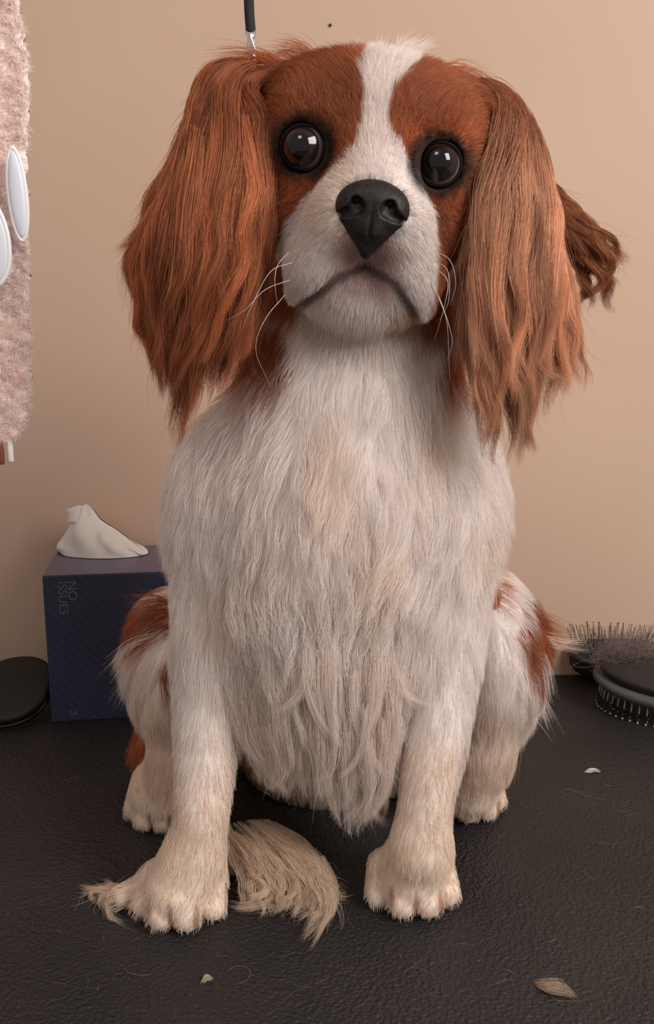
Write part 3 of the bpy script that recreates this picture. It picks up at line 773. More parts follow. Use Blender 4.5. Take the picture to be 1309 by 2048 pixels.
def gt(*p): return [T(a, b_, c*.001) for a, b_, c in p]
tail = [gt((440, 1660, 26), (462, 1720, 18), (478, 1770, 10), (474, 1800, 5), (455, 1815, 2)),
        gt((455, 1650, 28), (500, 1720, 20), (530, 1770, 11), (528, 1812, 5), (492, 1838, 2)),
        gt((475, 1645, 28), (540, 1710, 20), (582, 1768, 12), (592, 1820, 5), (562, 1842, 2)),
        gt((495, 1642, 28), (568, 1700, 20), (622, 1765, 12), (640, 1822, 5), (602, 1855, 2)),
        gt((515, 1640, 27), (595, 1690, 18), (645, 1750, 12), (655, 1825, 5), (608, 1885, 2)),
        gt((535, 1640, 24), (612, 1685, 16), (662, 1745, 10), (676, 1810, 5), (640, 1862, 2))]
def tail_col(u, v, sh, P, r_):
    m = (.5*sh+.3*r_.random(len(u)))[:, None]
    return vec(.86, .72, .57)*(1-m)+vec(.60, .42, .28)*m
sheet('tail_fur', tail, 1500, .00011, dog, v0max=.5, vlen=(.3, .45), thick=.008, nclump=40, clump=.6, wave=.002, wl=.05, tipj=.2, k=14, col=tail_col, seed=14, floor=.0006, fly=.006)
tresses('tail_fur', tail, 64, 62, .00011, dog, tail_col, w=(.002, .0055), thick=.010, v0=(0, .45), vl=(.42, .66), wave=(.0012, .0050), wl=(.03, .06), curlw=.010, seed=18, tipw=.06, drift=.18, floor=.0006, lim=.016)
tail2 = [gt((290, 1780, 14), (245, 1790, 9), (215, 1800, 5), (222, 1830, 2), (250, 1842, 1.5)), gt((295, 1770, 14), (240, 1778, 8), (205, 1785, 4), (185, 1795, 2), (205, 1815, 1.5)), gt((295, 1760, 14), (245, 1768, 8), (215, 1772, 4), (190, 1780, 2), (176, 1800, 1.5))]
tresses('tail_fur', tail2, 12, 60, .00010, dog, tail_col, w=(.002, .005), thick=.004, v0=(0, .3), vl=(.5, .75), wave=(.0010, .004), wl=(.04, .06), seed=19, tipw=.06, drift=.4, floor=.0006)
# wisps: crown tuft, flank fringes
def wisp(a_, b_, c_, n_, spread, seed):
    r_ = np.random.default_rng(seed); g0 = resample([a_, b_, c_], 10); t_ = np.linspace(0, 1, 10)[None, :, None]
    return g0[None]+r_.normal(size=(n_, 1, 3))*spread*(.35+t_)
wl_ = []; wt_ = []
TOPS = [((585, 150), (530, 118), (455, 128), 120), ((560, 165), (500, 142), (430, 165), 140), ((540, 175), (470, 150), (405, 200), 160), ((530, 190), (455, 175), (395, 235), 140), ((600, 130), (570, 108), (535, 108), 60),
        ((500, 170), (430, 190), (370, 270), 90), ((470, 190), (410, 240), (350, 320), 70), ((545, 140), (490, 112), (425, 118), 25), ((640, 120), (600, 98), (560, 96), 70),
        ((905, 165), (950, 160), (1000, 200), 130), ((920, 180), (975, 185), (1030, 240), 150), ((930, 200), (990, 215), (1050, 290), 120), ((880, 140), (920, 140), (965, 168), 90), ((950, 190), (1010, 200), (1055, 250), 50)]
for (xa, ya), (xb, yb), (xc, yc), nn_ in TOPS: wt_.append(wisp(W(xa, ya, .045), W(xb, yb, .050), W(xc, yc, .055), nn_, .0030, xa))
for x0, x1, sd in ((730, 715, 1), (760, 765, 2), (790, 800, 3), (815, 862, 4), (800, 845, 5), (775, 830, 6)):
    wl_.append(wisp(W(x0, 128, .045), W((x0+x1)/2, 98, .045), W(x1, 82+6*(x1 > 840), .05), 60, .0018, sd))
wl_ = np.concatenate(wl_); wt_ = np.concatenate(wt_); hair_obj('ear_top_fur', wt_, TAN*1.25*(.7+.7*rng.random((len(wt_), 1))), np.full(len(wt_), .00009), m_hair, dog); hair_obj('crown_tuft', wl_, np.tile(WHITE, (len(wl_), 1)), np.full(len(wl_), .00008), m_hair, dog)
wl_ = []; cl_ = []
for pts, n_, c_ in (([(340, 1205, .12), (310, 1200, .12), (268, 1208, .13)], 70, TAN), ([(345, 1225, .12), (310, 1222, .12), (275, 1232, .13)], 90, TAN), ([(345, 1255, .12), (310, 1255, .12), (285, 1270, .13)], 70, TAN),
                  ([(330, 1270, .12), (275, 1290, .12), (232, 1335, .13)], 120, CREAM), ([(325, 1290, .12), (275, 1315, .12), (240, 1355, .13)], 90, CREAM), ([(300, 1320, .12), (265, 1355, .12), (238, 1405, .13)], 30, WHITE),
                  ([(300, 1340, .12), (275, 1375, .12), (262, 1415, .13)], 30, WHITE), ([(300, 1350, .12), (285, 1385, .12), (278, 1420, .13)], 30, WHITE), ([(305, 1370, .115), (300, 1440, .115), (312, 1500, .12)], 40, WHITE),
                  ([(1050, 1225, .14), (1090, 1240, .14), (1128, 1265, .15)], 70, TAN), ([(1050, 1240, .14), (1090, 1262, .14), (1140, 1292, .15)], 70, TAN*1.3), ([(1055, 1262, .14), (1110, 1285, .14), (1165, 1292, .15)], 50, CREAM),
                  ([(1050, 1270, .14), (1085, 1320, .13), (1095, 1385, .13)], 90, WHITE), ([(1040, 1290, .13), (1075, 1340, .13), (1085, 1400, .13)], 90, WHITE), ([(1040, 1340, .13), (1075, 1390, .13), (1098, 1448, .13)], 50, WHITE),
                  ([(1030, 1380, .13), (1060, 1430, .13), (1070, 1450, .13)], 60, WHITE), ([(1010, 1420, .13), (1025, 1480, .13), (1010, 1550, .13)], 90, WHITE), ([(985, 1200, .12), (1005, 1300, .12), (985, 1420, .12)], 60, TAN*1.5), ([(975, 1160, .12), (965, 1200, .11), (958, 1240, .11)], 60, TAN*1.2)):
    q = wisp(*[W(*p) for p in pts], n_, .0030, len(wl_)+77); wl_.append(q); cl_.append(np.tile(c_, (n_, 1)))
wl_ = np.concatenate(wl_); cl_ = np.concatenate(cl_); hair_obj('flank_fringe', wl_, np.clip(cl_*(.8+.4*rng.random(len(cl_)))[:, None], 0, 1), np.full(len(wl_), .00010), m_hair, dog)

# whiskers
wh = []
for g in ([(585, 525, -.03), (540, 545, -.04), (500, 620, -.04), (485, 660, -.035)], [(580, 560, -.035), (530, 580, -.04), (490, 620, -.04), (455, 640, -.035)],
          [(578, 505, -.03), (556, 530, -.038), (550, 565, -.04), (556, 610, -.035)], [(570, 590, -.03), (530, 640, -.04), (512, 700, -.035), (540, 770, -.02)],
          [(862, 500, -.035), (900, 520, -.045), (912, 570, -.04), (900, 610, -.03)], [(862, 530, -.035), (895, 560, -.045), (890, 610, -.045), (870, 680, -.03)],
          [(862, 560, -.035), (885, 610, -.045), (905, 680, -.04), (895, 720, -.03)], [(862, 550, -.03), (880, 600, -.05), (895, 650, -.045), (900, 760, -.03)],
          [(862, 520, -.03), (895, 540, -.045), (898, 600, -.045), (880, 640, -.04)]):
    wh.append(resample([W(*p) for p in g], 12))
hair_obj('whiskers', np.array(wh), np.tile(vec(.75, .68, .64), (len(wh), 1)), np.full(len(wh), .00016), m_hair, dog)

# ------------------------------------------------------------------ tissue box
m_card = mat('printed_card', (.045, .045, .10), rough=.5, spec=.4)
N, L, b = nodes(m_card)
tc = N.new('ShaderNodeTexCoord'); wv_ = N.new('ShaderNodeTexWave'); wv_.inputs['Scale'].default_value = 60; wv_.bands_direction = 'DIAGONAL'; wv_.inputs['Distortion'].default_value = .3
L.new(tc.outputs['Object'], wv_.inputs['Vector'])
cr = N.new('ShaderNodeValToRGB'); cr.color_ramp.elements[0].color = (.038, .041, .080, 1); cr.color_ramp.elements[1].color = (.048, .052, .100, 1)
L.new(wv_.outputs['Fac'], cr.inputs['Fac']); L.new(cr.outputs['Color'], b.inputs['Base Color'])
m_cardtop = mat('card_top_sheen', (.150, .135, .20), rough=.42, spec=.5)  # top of the navy card, its sheen painted in as a paler colour
m_dark = mat('dark_slot', (.01, .01, .012), rough=.9)
m_print = mat('grey_print', (.16, .17, .21), rough=.5)
m_tissue = mat('tissue_paper', (.82, .76, .70), rough=.9, spec=.1)
A0 = T(103, 1445, 0); B0 = T(270, 1436, 0); bx = nrm(B0-A0); by = vec(-bx[1], bx[0], 0)
yaw = math.atan2(bx[1], bx[0]); BH = .1505; BW = .122; BD = min(.118, (WALL_Y-.003-A0[1]-BW*bx[1])/by[1])
def BX(u, v, z): return A0+bx*u+by*v+vec(0, 0, z)
box = empty('tissue_box', A0+bx*BW/2+by*BD/2, label='navy blue tissue box standing against the wall left of the dog', cat='tissue box')
box.rotation_euler = (0, 0, yaw)
def into(o, parent):                       # keep the world placement while parented to a turned empty
    bpy.context.view_layer.update(); o.parent = parent; o.matrix_parent_inverse = parent.matrix_world.inverted(); return o
bpy.context.view_layer.update()
bm = rbox((-BW/2, -BD/2, 0), (BW/2, BD/2, BH), .0012, 2)
o = mesh_bm('carton', bm, m_card, smooth=False); o.location = box.location; o.rotation_euler = box.rotation_euler; into(o, box)
bm = bmesh.new(); bmesh.ops.create_circle(bm, cap_ends=True, segments=4, radius=.5)
bm.free()
bm = rbox((-BW/2+.0006, -BD/2+.0006, BH-.0004), (BW/2-.0006, BD/2-.0006, BH+.0005), .0003, 1)
o = mesh_bm('top_panel', bm, m_cardtop, smooth=False); o.location = box.location; o.rotation_euler = box.rotation_euler; into(o, box); o['label'] = 'top panel of the navy carton, greyish purple from painted-in sheen'
# slot and tissue
SL = T(118, 1106, BH); SR_ = T(298, 1108, BH)
sc_ = (SL+SR_)/2; slu = nrm(SR_-SL); slh = np.linalg.norm(SR_-SL)/2; slv = vec(-slu[1], slu[0], 0); sc_[2] = 0
def disc(name, c, a, b_, z0, z1, m, parent, n=40):
    bm = bmesh.new(); r0 = []; r1 = []
    for i in range(n):
        q = 2*math.pi*i/n; p = c+slu*a*math.cos(q)+slv*b_*math.sin(q)
        r0.append(bm.verts.new((p[0], p[1], z0))); r1.append(bm.verts.new((p[0], p[1], z1)))
    bm.faces.new(r1); bm.faces.new(r0[::-1])
    for i in range(n): bm.faces.new([r0[i], r0[(i+1) % n], r1[(i+1) % n], r1[i]])
    o = mesh_bm(name, bm, m, smooth=False); return into(o, parent)
disc('slot', sc_, slh*1.01, .026, BH+.0002, BH+.0008, m_dark, box)
nu, nv = 72, 26; V = []; Fq = []
ridge_s = [-1, -.80, -.62, -.42, -.33, -.22, .0, .35, .75, 1.0]
ridge_z = [.014, .030, .041, .050, .053, .048, .036, .027, .012, .001]
ridge_v = [0, .004, .002, -.004, 0, .005, .004, .002, .0, 0]
for j in range(nv):
    t = j/(nv-1)
    for i in range(nu):
        q = 2*math.pi*i/nu; s_ = math.cos(q); back = math.sin(q)
        base = sc_+slu*slh*(.985*s_+(.0 if s_ > -.8 else .03))+slv*.0245*math.sin(q)+vec(0, 0, BH+.001)
        rz = np.interp(s_*.96, ridge_s, ridge_z); rv = np.interp(s_, ridge_s, ridge_v)
        top = sc_+slu*slh*(.80*s_-.06 if s_ < .2 else .80*s_-.06+(s_-.2)*.2)+slv*(rv+.0012*back)+vec(0, 0, BH+rz)
        e = t**.85
        p = base*(1-e)+top*e
        bul = math.sin(math.pi*min(1, t*1.05))*.006*(-1 if back < 0 else 1)
        fold = .0026*math.sin(9*s_+5*t+(2 if back > 0 else 0))*math.sin(math.pi*t)+.0016*math.sin(21*s_-7*t)*t*(1-t)*3
        p = p+slv*(bul+fold)+slu*(-.006*math.sin(math.pi*t)*(s_ < -.3)*abs(s_+.3))
        V.append(p)
for j in range(nv-1):
    for i in range(nu): Fq.append((j*nu+i, j*nu+(i+1) % nu, (j+1)*nu+(i+1) % nu, (j+1)*nu+i))
ts = empty('tissue', sc_+vec(0, 0, BH-sc_[2]), label='crumpled white paper tissue sticking up out of the navy box', cat='tissue')
o = mesh_np('sheet', V, Fq, m_tissue, ts)
# a curled corner at the peak
V = []; Fq = []; pk = sc_+slu*slh*-.36+vec(0, 0, BH-sc_[2]+.048)
for j in range(8):
    for i in range(14):
        a = i/13; t = j/7
        V.append(pk+slu*(-.020+.024*a+.002*math.sin(t*3))+slv*(-.010*(1-t)*math.sin(a*3.1)-.002)+vec(0, 0, -.012+.013*t+.005*a*t-.004*abs(a-.5)))
for j in range(7):
    for i in range(13): Fq.append((j*14+i, j*14+i+1, (j+1)*14+i+1, (j+1)*14+i))
o = mesh_np('curled_corner', V, Fq, m_tissue, ts); md = o.modifiers.new('thick', 'SOLIDIFY'); md.thickness = .0006
# printing on the front panel, reading downwards
def text(body, size, u, z, parent, m, rot=-math.pi/2):
    fc = bpy.data.curves.new('printed_text', 'FONT'); fc.body = body; fc.size = size; fc.extrude = .00015; fc.materials.append(m)
    o = bpy.data.objects.new('printed_text', fc); COL.objects.link(o)
    p = BX(u, -.0004, z)
    o.matrix_world = Matrix.Translation(p) @ Matrix.Rotation(yaw, 4, 'Z') @ Matrix.Rotation(math.pi/2, 4, 'X') @ Matrix.Rotation(rot, 4, 'Z')
    bpy.context.view_layer.update(); me = bpy.data.meshes.new_from_object(o.evaluated_get(bpy.context.evaluated_depsgraph_get())); mw = o.matrix_world.copy()
    bpy.data.objects.remove(o); o = bpy.data.objects.new('printed_text', me); COL.objects.link(o); o.matrix_world = mw
    return into(o, parent)
text('NO', .0125, .0235, BH-.0055, box, m_print)
text('ISSUES', .0120, .0145, BH-.0055, box, m_print)
text('54', .008, .018, .006, box, m_print, 0)

# ------------------------------------------------------------------ black oval pad beside the box
m_black = mat('black_rubber', (.016, .0150, .0135), rough=.55, spec=.35)
pc = T(22, 1440, 0)
def oval(name, c, a, b_, h, m, parent, n=48, ex=2.3, tilt_=(0, 0), bev=.003):
    bm = bmesh.new(); R = []
    prof = [(1-bev/a*1.0, 0), (1, bev), (1, h-bev), (1-bev/a*.4, h-bev*.4), (1-bev/a*1.2, h)]
    for fr, z in prof:
        ring = []
        for i in range(n):
            q = 2*math.pi*i/n; cx = math.copysign(abs(math.cos(q))**(2/ex), math.cos(q)); sy = math.copysign(abs(math.sin(q))**(2/ex), math.sin(q))
            ring.append(bm.verts.new((a*fr*cx, b_*fr*sy, z)))
        R.append(ring)
    for k in range(len(R)-1):
        for i in range(n): bm.faces.new([R[k][i], R[k][(i+1) % n], R[k+1][(i+1) % n], R[k+1][i]])
    bm.faces.new(R[-1]); bm.faces.new(R[0][::-1])
    o = mesh_bm(name, bm, m, smooth=True); o.location = c; o.rotation_euler = (tilt_[0], tilt_[1], 0)
    return o
mir = empty('grooming_pad', (pc[0], pc[1], 0), label='flat rounded black pad lying at the left edge beside the navy tissue box', cat='pad')
o = oval('pad_top', (pc[0], pc[1]+.010, .0245), .040, .044, .010, m_black, None, tilt_=(.42, -.10)); into(o, mir)
o = oval('rim', (pc[0], pc[1]+.012, .0205), .0408, .0448, .006, mat('black_plastic', (.010, .010, .010), rough=.35), None, tilt_=(.42, -.10), bev=.002); into(o, mir)

# ------------------------------------------------------------------ pin brushes on the right
m_bbody = mat('brush_black', (.018, .016, .016), rough=.45)
m_grey = mat('brush_grey_rubber', (.085, .085, .082), rough=.6, spec=.3)
m_pin = mat('steel_pin', (.42, .38, .35), rough=.25, metal=1)
m_ball = mat('pin_ball_tip', (.25, .32, .34), rough=.3, spec=.6)
def pins(name, pairs, r, m, parent, ball=None, m2=None):
    """one steel pin per pair: its own object sharing one mesh; ball tips are sub-parts"""
    bm = bmesh.new(); bmesh.ops.create_cone(bm, segments=8, radius1=r, radius2=r*.8, depth=1, cap_ends=True); bmesh.ops.translate(bm, vec=(0, 0, .5), verts=bm.verts)
    me = bpy.data.meshes.new(name); bm.to_mesh(me); bm.free(); me.materials.append(m); me.polygons.foreach_set('use_smooth', np.ones(len(me.polygons), bool))
    if ball:
        bm = bmesh.new(); bmesh.ops.create_icosphere(bm, subdivisions=2, radius=ball); mb = bpy.data.meshes.new('ball_tip'); bm.to_mesh(mb); bm.free(); mb.materials.append(m2)
        mb.polygons.foreach_set('use_smooth', np.ones(len(mb.polygons), bool))
    for a, c in pairs:
        v = Vector(c-a); o = bpy.data.objects.new(name, me); COL.objects.link(o)
        o.parent = parent
        o.location = Vector(a)-parent.location; o.rotation_euler = v.to_track_quat('Z', 'Y').to_euler(); o.scale = (1, 1, v.length)
        if ball:
            q = bpy.data.objects.new('ball_tip', mb); COL.objects.link(q); q.parent = o; q.location = (0, 0, 1); q.scale = (1, 1, 1/v.length)
def brush_body(name, c, ax, a, b_, h, m, parent, n=56, dome=0.0, ex=2.2, up=None):
    """oval padded head; ax = long axis, up = face normal"""
    up = nrm(np.array(up if up is not None else (0, 0, 1.0))); ax = nrm(np.array(ax)-up*(np.array(ax)@up)); ay = np.cross(up, ax)
    bm = bmesh.new(); R = []
    for fr, z in ((.80, 0), (.95, h*.12), (1, h*.4), (1, h*.7), (.95, h*.93), (.85, h), (.5, h+dome*.8), (.15, h+dome)):
        ring = []
        for i in range(n):
            q = 2*math.pi*i/n; cx = math.copysign(abs(math.cos(q))**(2/ex), math.cos(q)); sy = math.copysign(abs(math.sin(q))**(2/ex), math.sin(q))
            p = c+ax*a*fr*cx+ay*b_*fr*sy+up*z; ring.append(bm.verts.new(p))
        R.append(ring)
    for k in range(len(R)-1):
        for i in range(n): bm.faces.new([R[k][i], R[k][(i+1) % n], R[k+1][(i+1) % n], R[k+1][i]])
    bm.faces.new(R[-1]); bm.faces.new(R[0][::-1])
    return mesh_bm(name, bm, m, parent), up, ax, ay
# front brush lies pins down
fb_c = T(1322, 1362, .040); 
fb = empty('pin_brush', (fb_c[0], fb_c[1], 0), label='grey rimmed pin brush lying pins down, in front of the other brush', cat='brush', group=None)
fax = nrm(vec(.90, -.55, 0)); fup = nrm(vec(-.10, -.30, 1))
_, up, ax, ay = brush_body('rim', fb_c-fup*.012, fax, .066, .034, .0115, m_grey, fb, up=fup)
_, up, ax, ay = brush_body('back', fb_c-fup*.002, fax, .058, .027, .012, m_bbody, fb, dome=.003, up=fup)
_, _, _, _ = brush_body('handle', fb_c+fax*.10-fup*.010, fax, .055, .012, .016, m_bbody, fb, dome=.002, up=fup)
pr = []
for ring, fr in ((0, .90), (1, .68), (2, .44)):
    nn = (46, 32, 18)[ring]
    for i in range(nn):
        q = 2*math.pi*(i+.5*(ring % 2))/nn
        a = fb_c-fup*.0115+ax*.064*fr*math.cos(q)+ay*.033*fr*math.sin(q)
        d = nrm(-up+(ax*math.cos(q)*.10+ay*math.sin(q)*.25))
        Ld = (a[2]-.0012)/-d[2] if d[2] < 0 else .02
        pr.append((a, a+d*min(Ld, .030)))
pins('pin', pr, .00065, mat('grey_pin', (.20, .22, .22), rough=.4), fb, ball=.0013, m2=m_ball)
# rear brush: pins up
rb_c = W(1238, 1297, .440); rax = nrm(vec(1, -.10, -.05)); rup = nrm(vec(.0, -.42, 1))
rb = empty('pin_brush', (rb_c[0], rb_c[1], 0), label='black oval pin brush lying with its steel pins up against the wall', cat='brush')
_, up, ax, ay = brush_body('back', rb_c-rup*.030, rax, .050, .026, .018, m_bbody, rb, up=rup)
_, up, ax, ay = brush_body('cushion', rb_c-rup*.012, rax, .054, .029, .010, mat('brush_cushion', (.030, .026, .026), rough=.5), rb, dome=.003, up=rup)
_, _, _, _ = brush_body('handle', rb_c+rax*.10-rup*.022, rax, .055, .011, .016, m_bbody, rb, dome=.002, up=rup)
pr = []
for j in range(-4, 5):
    for i in range(-8, 9):
        x = (i+.5*(j % 2))/8.5; y = j/4.5
        if x*x+y*y > .92: continue
        a = rb_c+ax*.051*x+ay*.026*y-up*.002
        d = nrm(up+ax*x*.40+ay*y*.35+np.array([random.gauss(0, .05), random.gauss(0, .05), 0])+vec(0, .35, 0))
        pr.append((a, a+d*.0225))
pins('pin', pr, .00050, m_pin, rb, ball=.0008, m2=m_pin)

# combed-out hair caught on the brushes
def fluff(name, c, axes, rad, n, k, col, r, label, cat, seed, step=.004, kind=None, flat=.5, lo=None):
    r_ = np.random.default_rng(seed)
    root = c+(r_.normal(size=(n, 3))*.45)@(np.array(axes)*np.array(rad)[:, None])
    d = nrm(r_.normal(size=(n, 3))*[1.2, 1, flat]); P = np.zeros((n, k, 3)); p = root.copy(); w_ = r_.normal(size=(n, 3))*.5
    for i in range(k):
        P[:, i] = p; w_ = .7*w_+r_.normal(size=(n, 3))*.25*[1, 1, flat]; d = nrm(d+w_*.45-(p-c)*12); p = p+d*step
    if lo is not None: P[..., 2] = np.maximum(P[..., 2], lo+.002*r_.random((n, 1)))
    cc = np.array(col)*(.5+1.0*r_.random(n))[:, None]
    o = hair_obj(name, P, np.clip(cc, 0, 1), np.full(n, r), m_hair, None)
    if label: tag(o, label, cat, kind=kind)
    return o
fc_ = W(1266, 1318, .375)
fluff('hair_clump', fc_, np.eye(3), (.036, .018, .006), 3000, 12, (.26, .20, .185), .00010, 'dusty brown clump of combed-out hair on top of the brushes', 'hair clump', 21, step=.0035)

# ------------------------------------------------------------------ pink fleece hanging at the left
m_fleece = mat('pink_fleece', (.82, .60, .54), rough=.95, spec=.1, sheen=.3)
noise_col(m_fleece, (.90, .74, .68), (.94, .82, .77), 60, 4, .3, .7, bump=1, bscale=240, bdist=.003)
FY = .08
edge_y = [-60, 0, 60, 150, 300, 480, 620, 720, 800, 850, 880, 897]
edge_x = [28, 34, 46, 54, 50, 56, 55, 60, 58, 46, 30, -20]
EZ = [W(0, y, FY)[2] for y in edge_y][::-1]; EX = [W(x, y, FY)[0] for x, y in zip(edge_x, edge_y)][::-1]
X0 = W(-330, 500, FY)[0]; Z0 = W(0, 897, FY)[2]; Z1 = W(0, -120, FY)[2]
nu, nv = 130, 200; V = []; Fq = []
gu, gv = np.meshgrid(np.linspace(0, 1, nu), np.linspace(0, 1, nv))
zz = Z0+(Z1-Z0)*gv
xe = np.interp(zz, EZ, EX)
def shell(side):
    ss = np.sin(np.clip(gu, 0, 1)*math.pi)**.45*.011*side
    P_ = np.stack([X0+(xe-X0)*gu, FY+ss+.008*np.sin(gu*9), zz], -1)
    return P_
Pf = shell(-1); Pb = shell(1)
for A_, sg in ((Pf, -1), (Pb, 1)):
    q = A_.reshape(-1, 3); dn = (vnoise(q, 220)-.5)*.0036+(vnoise(q+5, 520)-.5)*.0020
    A_[..., 1] += sg*dn.reshape(gu.shape); A_[..., 0] += ((vnoise(q+9, 260)-.5)*.0035).reshape(gu.shape)*gu
Vf = np.concatenate([Pf.reshape(-1, 3), Pb.reshape(-1, 3)]); idx = np.arange(nu*nv).reshape(nv, nu)
q1 = np.stack([idx[:-1, :-1], idx[:-1, 1:], idx[1:, 1:], idx[1:, :-1]], -1).reshape(-1, 4)
q2 = q1[:, ::-1]+nu*nv
rim = []
loop = list(idx[0, :])+list(idx[1:, -1])+list(idx[-1, -2::-1])+list(idx[-2:0:-1, 0])
for a, b_ in zip(loop, loop[1:]+loop[:1]): rim.append((a, a+nu*nv, b_+nu*nv, b_))
robe = empty('fleece_towel', (W(0, 800, FY)[0]-.05, FY, Z0), label='pale pink fleece hanging down along the left edge with smooth white patches', cat='towel')
mesh_np('fleece', Vf, np.concatenate([q1, q2, np.array(rim)]), m_fleece, robe)
# appliques
m_satin = mat('white_satin', (.72, .74, .80), rough=.4, spec=.4, sheen=.2)
m_stitch = mat('white_stitching', (.86, .84, .84), rough=.6)
def patch(pc_, a, b_, rot):
    c = np.array(pc_); bm = bmesh.new(); R = []; n = 40
    for fr, dy in ((1.0, .002), (.97, -.0016), (.85, -.0026), (.5, -.0032), (.02, -.0034)):
        ring = []
        for i in range(n):
            q = 2*math.pi*i/n; u = a*fr*math.cos(q); v = b_*fr*math.sin(q)
            ring.append(bm.verts.new((c[0]+u*math.cos(rot)-v*math.sin(rot), c[1]+dy, c[2]+u*math.sin(rot)+v*math.cos(rot))))
        R.append(ring)
    for k in range(len(R)-1):
        for i in range(n): bm.faces.new([R[k][i], R[k][(i+1) % n], R[k+1][(i+1) % n], R[k+1][i]])
    bm.faces.new(R[-1]); o = mesh_bm('satin_patch', bm, m_satin, robe)
    o['label'] = 'smooth white oval patch'
    bm = bmesh.new(); R = []
    for i in range(n):
        q = 2*math.pi*i/n; ring = []
        for j in range(8):
            w_ = 2*math.pi*j/8; u = (a+.0016*math.cos(w_))*math.cos(q); v = (b_+.0016*math.cos(w_))*math.sin(q)
            ring.append(bm.verts.new((c[0]+u*math.cos(rot)-v*math.sin(rot), c[1]-.0008+.0014*math.sin(w_), c[2]+u*math.sin(rot)+v*math.cos(rot))))
        R.append(ring)
    for i in range(n):
        for j in range(8): bm.faces.new([R[i][j], R[(i+1) % n][j], R[(i+1) % n][(j+1) % 8], R[i][(j+1) % 8]])
    mesh_bm('stitched_edge', bm, m_stitch, o) if False else mesh_bm('stitched_edge', bm, m_stitch, robe)
patch(W(36, 390, FY-.0105), .0052, .0275, .05); patch(W(-24, 482, FY-.0130), .0130, .0275, .10)
# fleece curls
r_ = np.random.default_rng(31); n = 26000
iu = r_.random(n)**.6; iv = r_.random(n); jj = (iv*(nv-1)).astype(int); ii = (iu*(nu-1)).astype(int)
root = Pf[jj, ii]; m = root[:, 0] > W(-40, 500, FY)[0]
for (pc_, a, b_) in ((W(36, 390, FY-.0105), .0052, .0275), (W(-24, 482, FY-.0130), .0130, .0275)):
    m &= ~((((root[:, 0]-pc_[0])/a)**2+((root[:, 2]-pc_[2])/b_)**2) < 1.0)
root = root[m]; n = len(root); k = 6
d = nrm(vec(0, -1, -.2)+r_.normal(size=(n, 3))*.5+np.stack([np.clip((ii[m]/(nu-1)-.93)*14, 0, 1)*1.2, 0*root[:, 0], 0*root[:, 0]], 1)); P = np.zeros((n, k, 3)); p = root.copy()
cl = np.stack([vnoise(root+q, 330) for q in (1, 4, 8)], 1)-.5
for i in range(k): P[:, i] = p; d = nrm(d+cl*1.3+r_.normal(size=(n, 3))*.35); p = p+d*.0011
hair_obj('pile', P, np.tile(vec(.97, .86, .81), (n, 1))*(.9+.2*r_.random(n))[:, None], np.full(n, .00016), m_hair, robe)
# loop of leather under the towel
m_leather = mat('brown_leather', (.20, .055, .030), rough=.6)
bm = rbox((0, 0, 0), (.010, .004, .017), .0015, 2); bmesh.ops.translate(bm, vec=tuple(W(-22, 930, FY)), verts=bm.verts)
mesh_bm('leather_tab', bm, m_leather, robe)['label'] = 'reddish brown tab at the lower hem'
bm = rbox((0, 0, 0), (.0035, .003, .016), .001, 2); bmesh.ops.translate(bm, vec=tuple(W(16, 925, FY)), verts=bm.verts)
mesh_bm('hem_tape', bm, m_stitch, robe)

# ------------------------------------------------------------------ grooming leash
m_cord = mat('black_cord', (.012, .011, .011), rough=.8)
m_chrome = mat('chrome', (.85, .84, .83), rough=.12, metal=1)
LY = .085
leash = empty('grooming_leash', W(507, 150, LY), label='black cord leash with a crinkled silver ferrule hanging behind the left ear', cat='leash')
def tube(name, pts, rad, m, parent, n=14, M=40, sq=1.0, ang=None):
    G_ = resample(pts, M); R = np.interp(np.linspace(0, 1, M), np.linspace(0, 1, len(rad)), rad); bm = bmesh.new(); rings = []
    tn = nrm(np.gradient(G_, axis=0)); ref = vec(0, 1, 0.01)
    for i in range(M):
        a = nrm(np.cross(tn[i], ref)); c = np.cross(tn[i], a); rr = []
        for j in range(n):
            q = 2*math.pi*j/n; k_ = 1+(.20*math.sin(3*q+i*.22) if ang else 0)
            rr.append(bm.verts.new(G_[i]+(a*math.cos(q)*sq+c*math.sin(q))*R[i]*k_))
        rings.append(rr)
    for i in range(M-1):
        for j in range(n): bm.faces.new([rings[i][j], rings[i][(j+1) % n], rings[i+1][(j+1) % n], rings[i+1][j]])
    bm.faces.new(rings[0][::-1]); bm.faces.new(rings[-1])
    return mesh_bm(name, bm, m, parent)
tube('cord', [W(496, -120, LY), W(498, 0, LY), W(502, 66, LY)], [.0031], m_cord, leash)
tube('ferrule', [W(501, 64, LY), W(504, 90, LY), W(507, 118, LY)], [.0030, .0027, .0023], m_chrome, leash, ang=True)
tube('snap_ring', [W(506, 114, LY), W(508, 124, LY), W(506, 134, LY+.002), W(504, 150, LY+.004), W(520, 200, LY+.01)], [.0016, .0020, .0018, .0014, .0014], m_chrome, leash)
tube('side_loop', [W(503, 112, LY), W(494, 102, LY), W(492, 112, LY), W(494, 122, LY)], [.0004], m_chrome, leash, n=8)

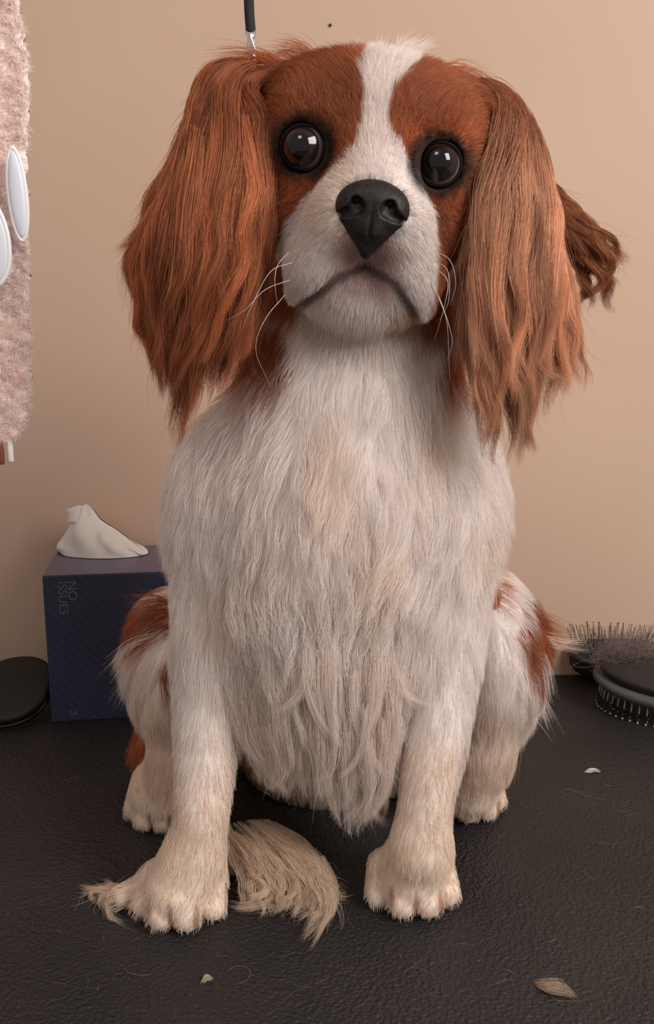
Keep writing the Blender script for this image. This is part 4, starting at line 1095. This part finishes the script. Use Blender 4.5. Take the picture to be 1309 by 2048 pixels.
# ------------------------------------------------------------------ loose fur on the table
def tuft(c, dirv, ln, wd, n, col, label, seed, r=.0001):
    r_ = np.random.default_rng(seed); dirv = nrm(np.array(dirv, float)); sd = np.cross(dirv, vec(0, 0, 1)); k = 9
    t = np.linspace(-.5, .5, k)[None, :]
    off = r_.normal(size=n)*.35; sh = r_.normal(size=n)*.12; hz = r_.random(n)
    P = c+dirv*(ln*(t+sh[:, None]))[..., None]+sd*(wd*(off[:, None]*np.cos(t*2.6)+.25*np.sin(t*5+seed)))[..., None]
    P[..., 2] = .0008+hz[:, None]*.003*np.cos(t*3)
    P += r_.normal(size=(n, 1, 3))*.0006*[1, 1, 0]
    return tag(hair_obj('fur_tuft', P, np.array(col)*(.6+.8*r_.random(n))[:, None], np.full(n, r), m_hair, None), label, 'fur tuft')
tuft(T(1112, 1982, 0), (.55, -.42, 0), .017, .007, 260, (.46, .34, .25), 'tan curled tuft of clipped fur on the bare table at the lower right', 41)
tuft(T(1186, 1545, 0), (1, .05, 0), .010, .0028, 90, (.75, .70, .68), 'tiny white fleck of fur on the table below the brushes', 42, r=.00009)
tuft(T(415, 1963, 0), (.8, .5, 0), .005, .0022, 60, (.55, .52, .36), 'tiny yellowish crumb of fur at the lower left of the front edge', 43, r=.00009)
r_ = np.random.default_rng(50); st = []
spots = [(1130, 1580, .03), (1210, 1600, .03), (1260, 1620, .03), (1030, 1720, .02), (1220, 1560, .014), (480, 1968, .035), (300, 1950, .02), (175, 1955, .012), (700, 1830, .02), (1240, 1690, .03), (1000, 1690, .02), (870, 1960, .02), (1190, 1760, .015), (660, 1780, .03), (560, 1920, .012)]
for x, y, ln in spots+[(r_.uniform(0, 1309), r_.uniform(1500, 2040), r_.uniform(.003, .014)) for _ in range(110)]:
    p = T(x, y, 0); a = r_.uniform(0, 6.28); kq = r_.normal()*60*.25; P = []
    for i in range(12): P.append([p[0], p[1], .0006+.0008*math.sin(i/11*3.14)]); p = p+vec(math.cos(a), math.sin(a), 0)*ln/11; a += kq*ln/11*6
    st.append(P)
st = np.array(st)
tag(hair_obj('stray_hairs', st, np.tile(vec(.42, .36, .33), (len(st), 1))*(.5+.6*r_.random(len(st)))[:, None], np.full(len(st), .00007), m_hair, None), 'fine pale stray hairs scattered over the black table', 'stray hair', kind='stuff')

# nail in the wall above the dog's head
nl = empty('nail', tuple(W(661, 50, wall_y(.0035)-.0012)), label='tiny dark nail head in the wall above the dog', cat='nail')
bm = bmesh.new(); bmesh.ops.create_uvsphere(bm, u_segments=12, v_segments=8, radius=.0014); bmesh.ops.translate(bm, vec=tuple(nl.location), verts=bm.verts)
mesh_bm('head', bm, m_bbody, nl)
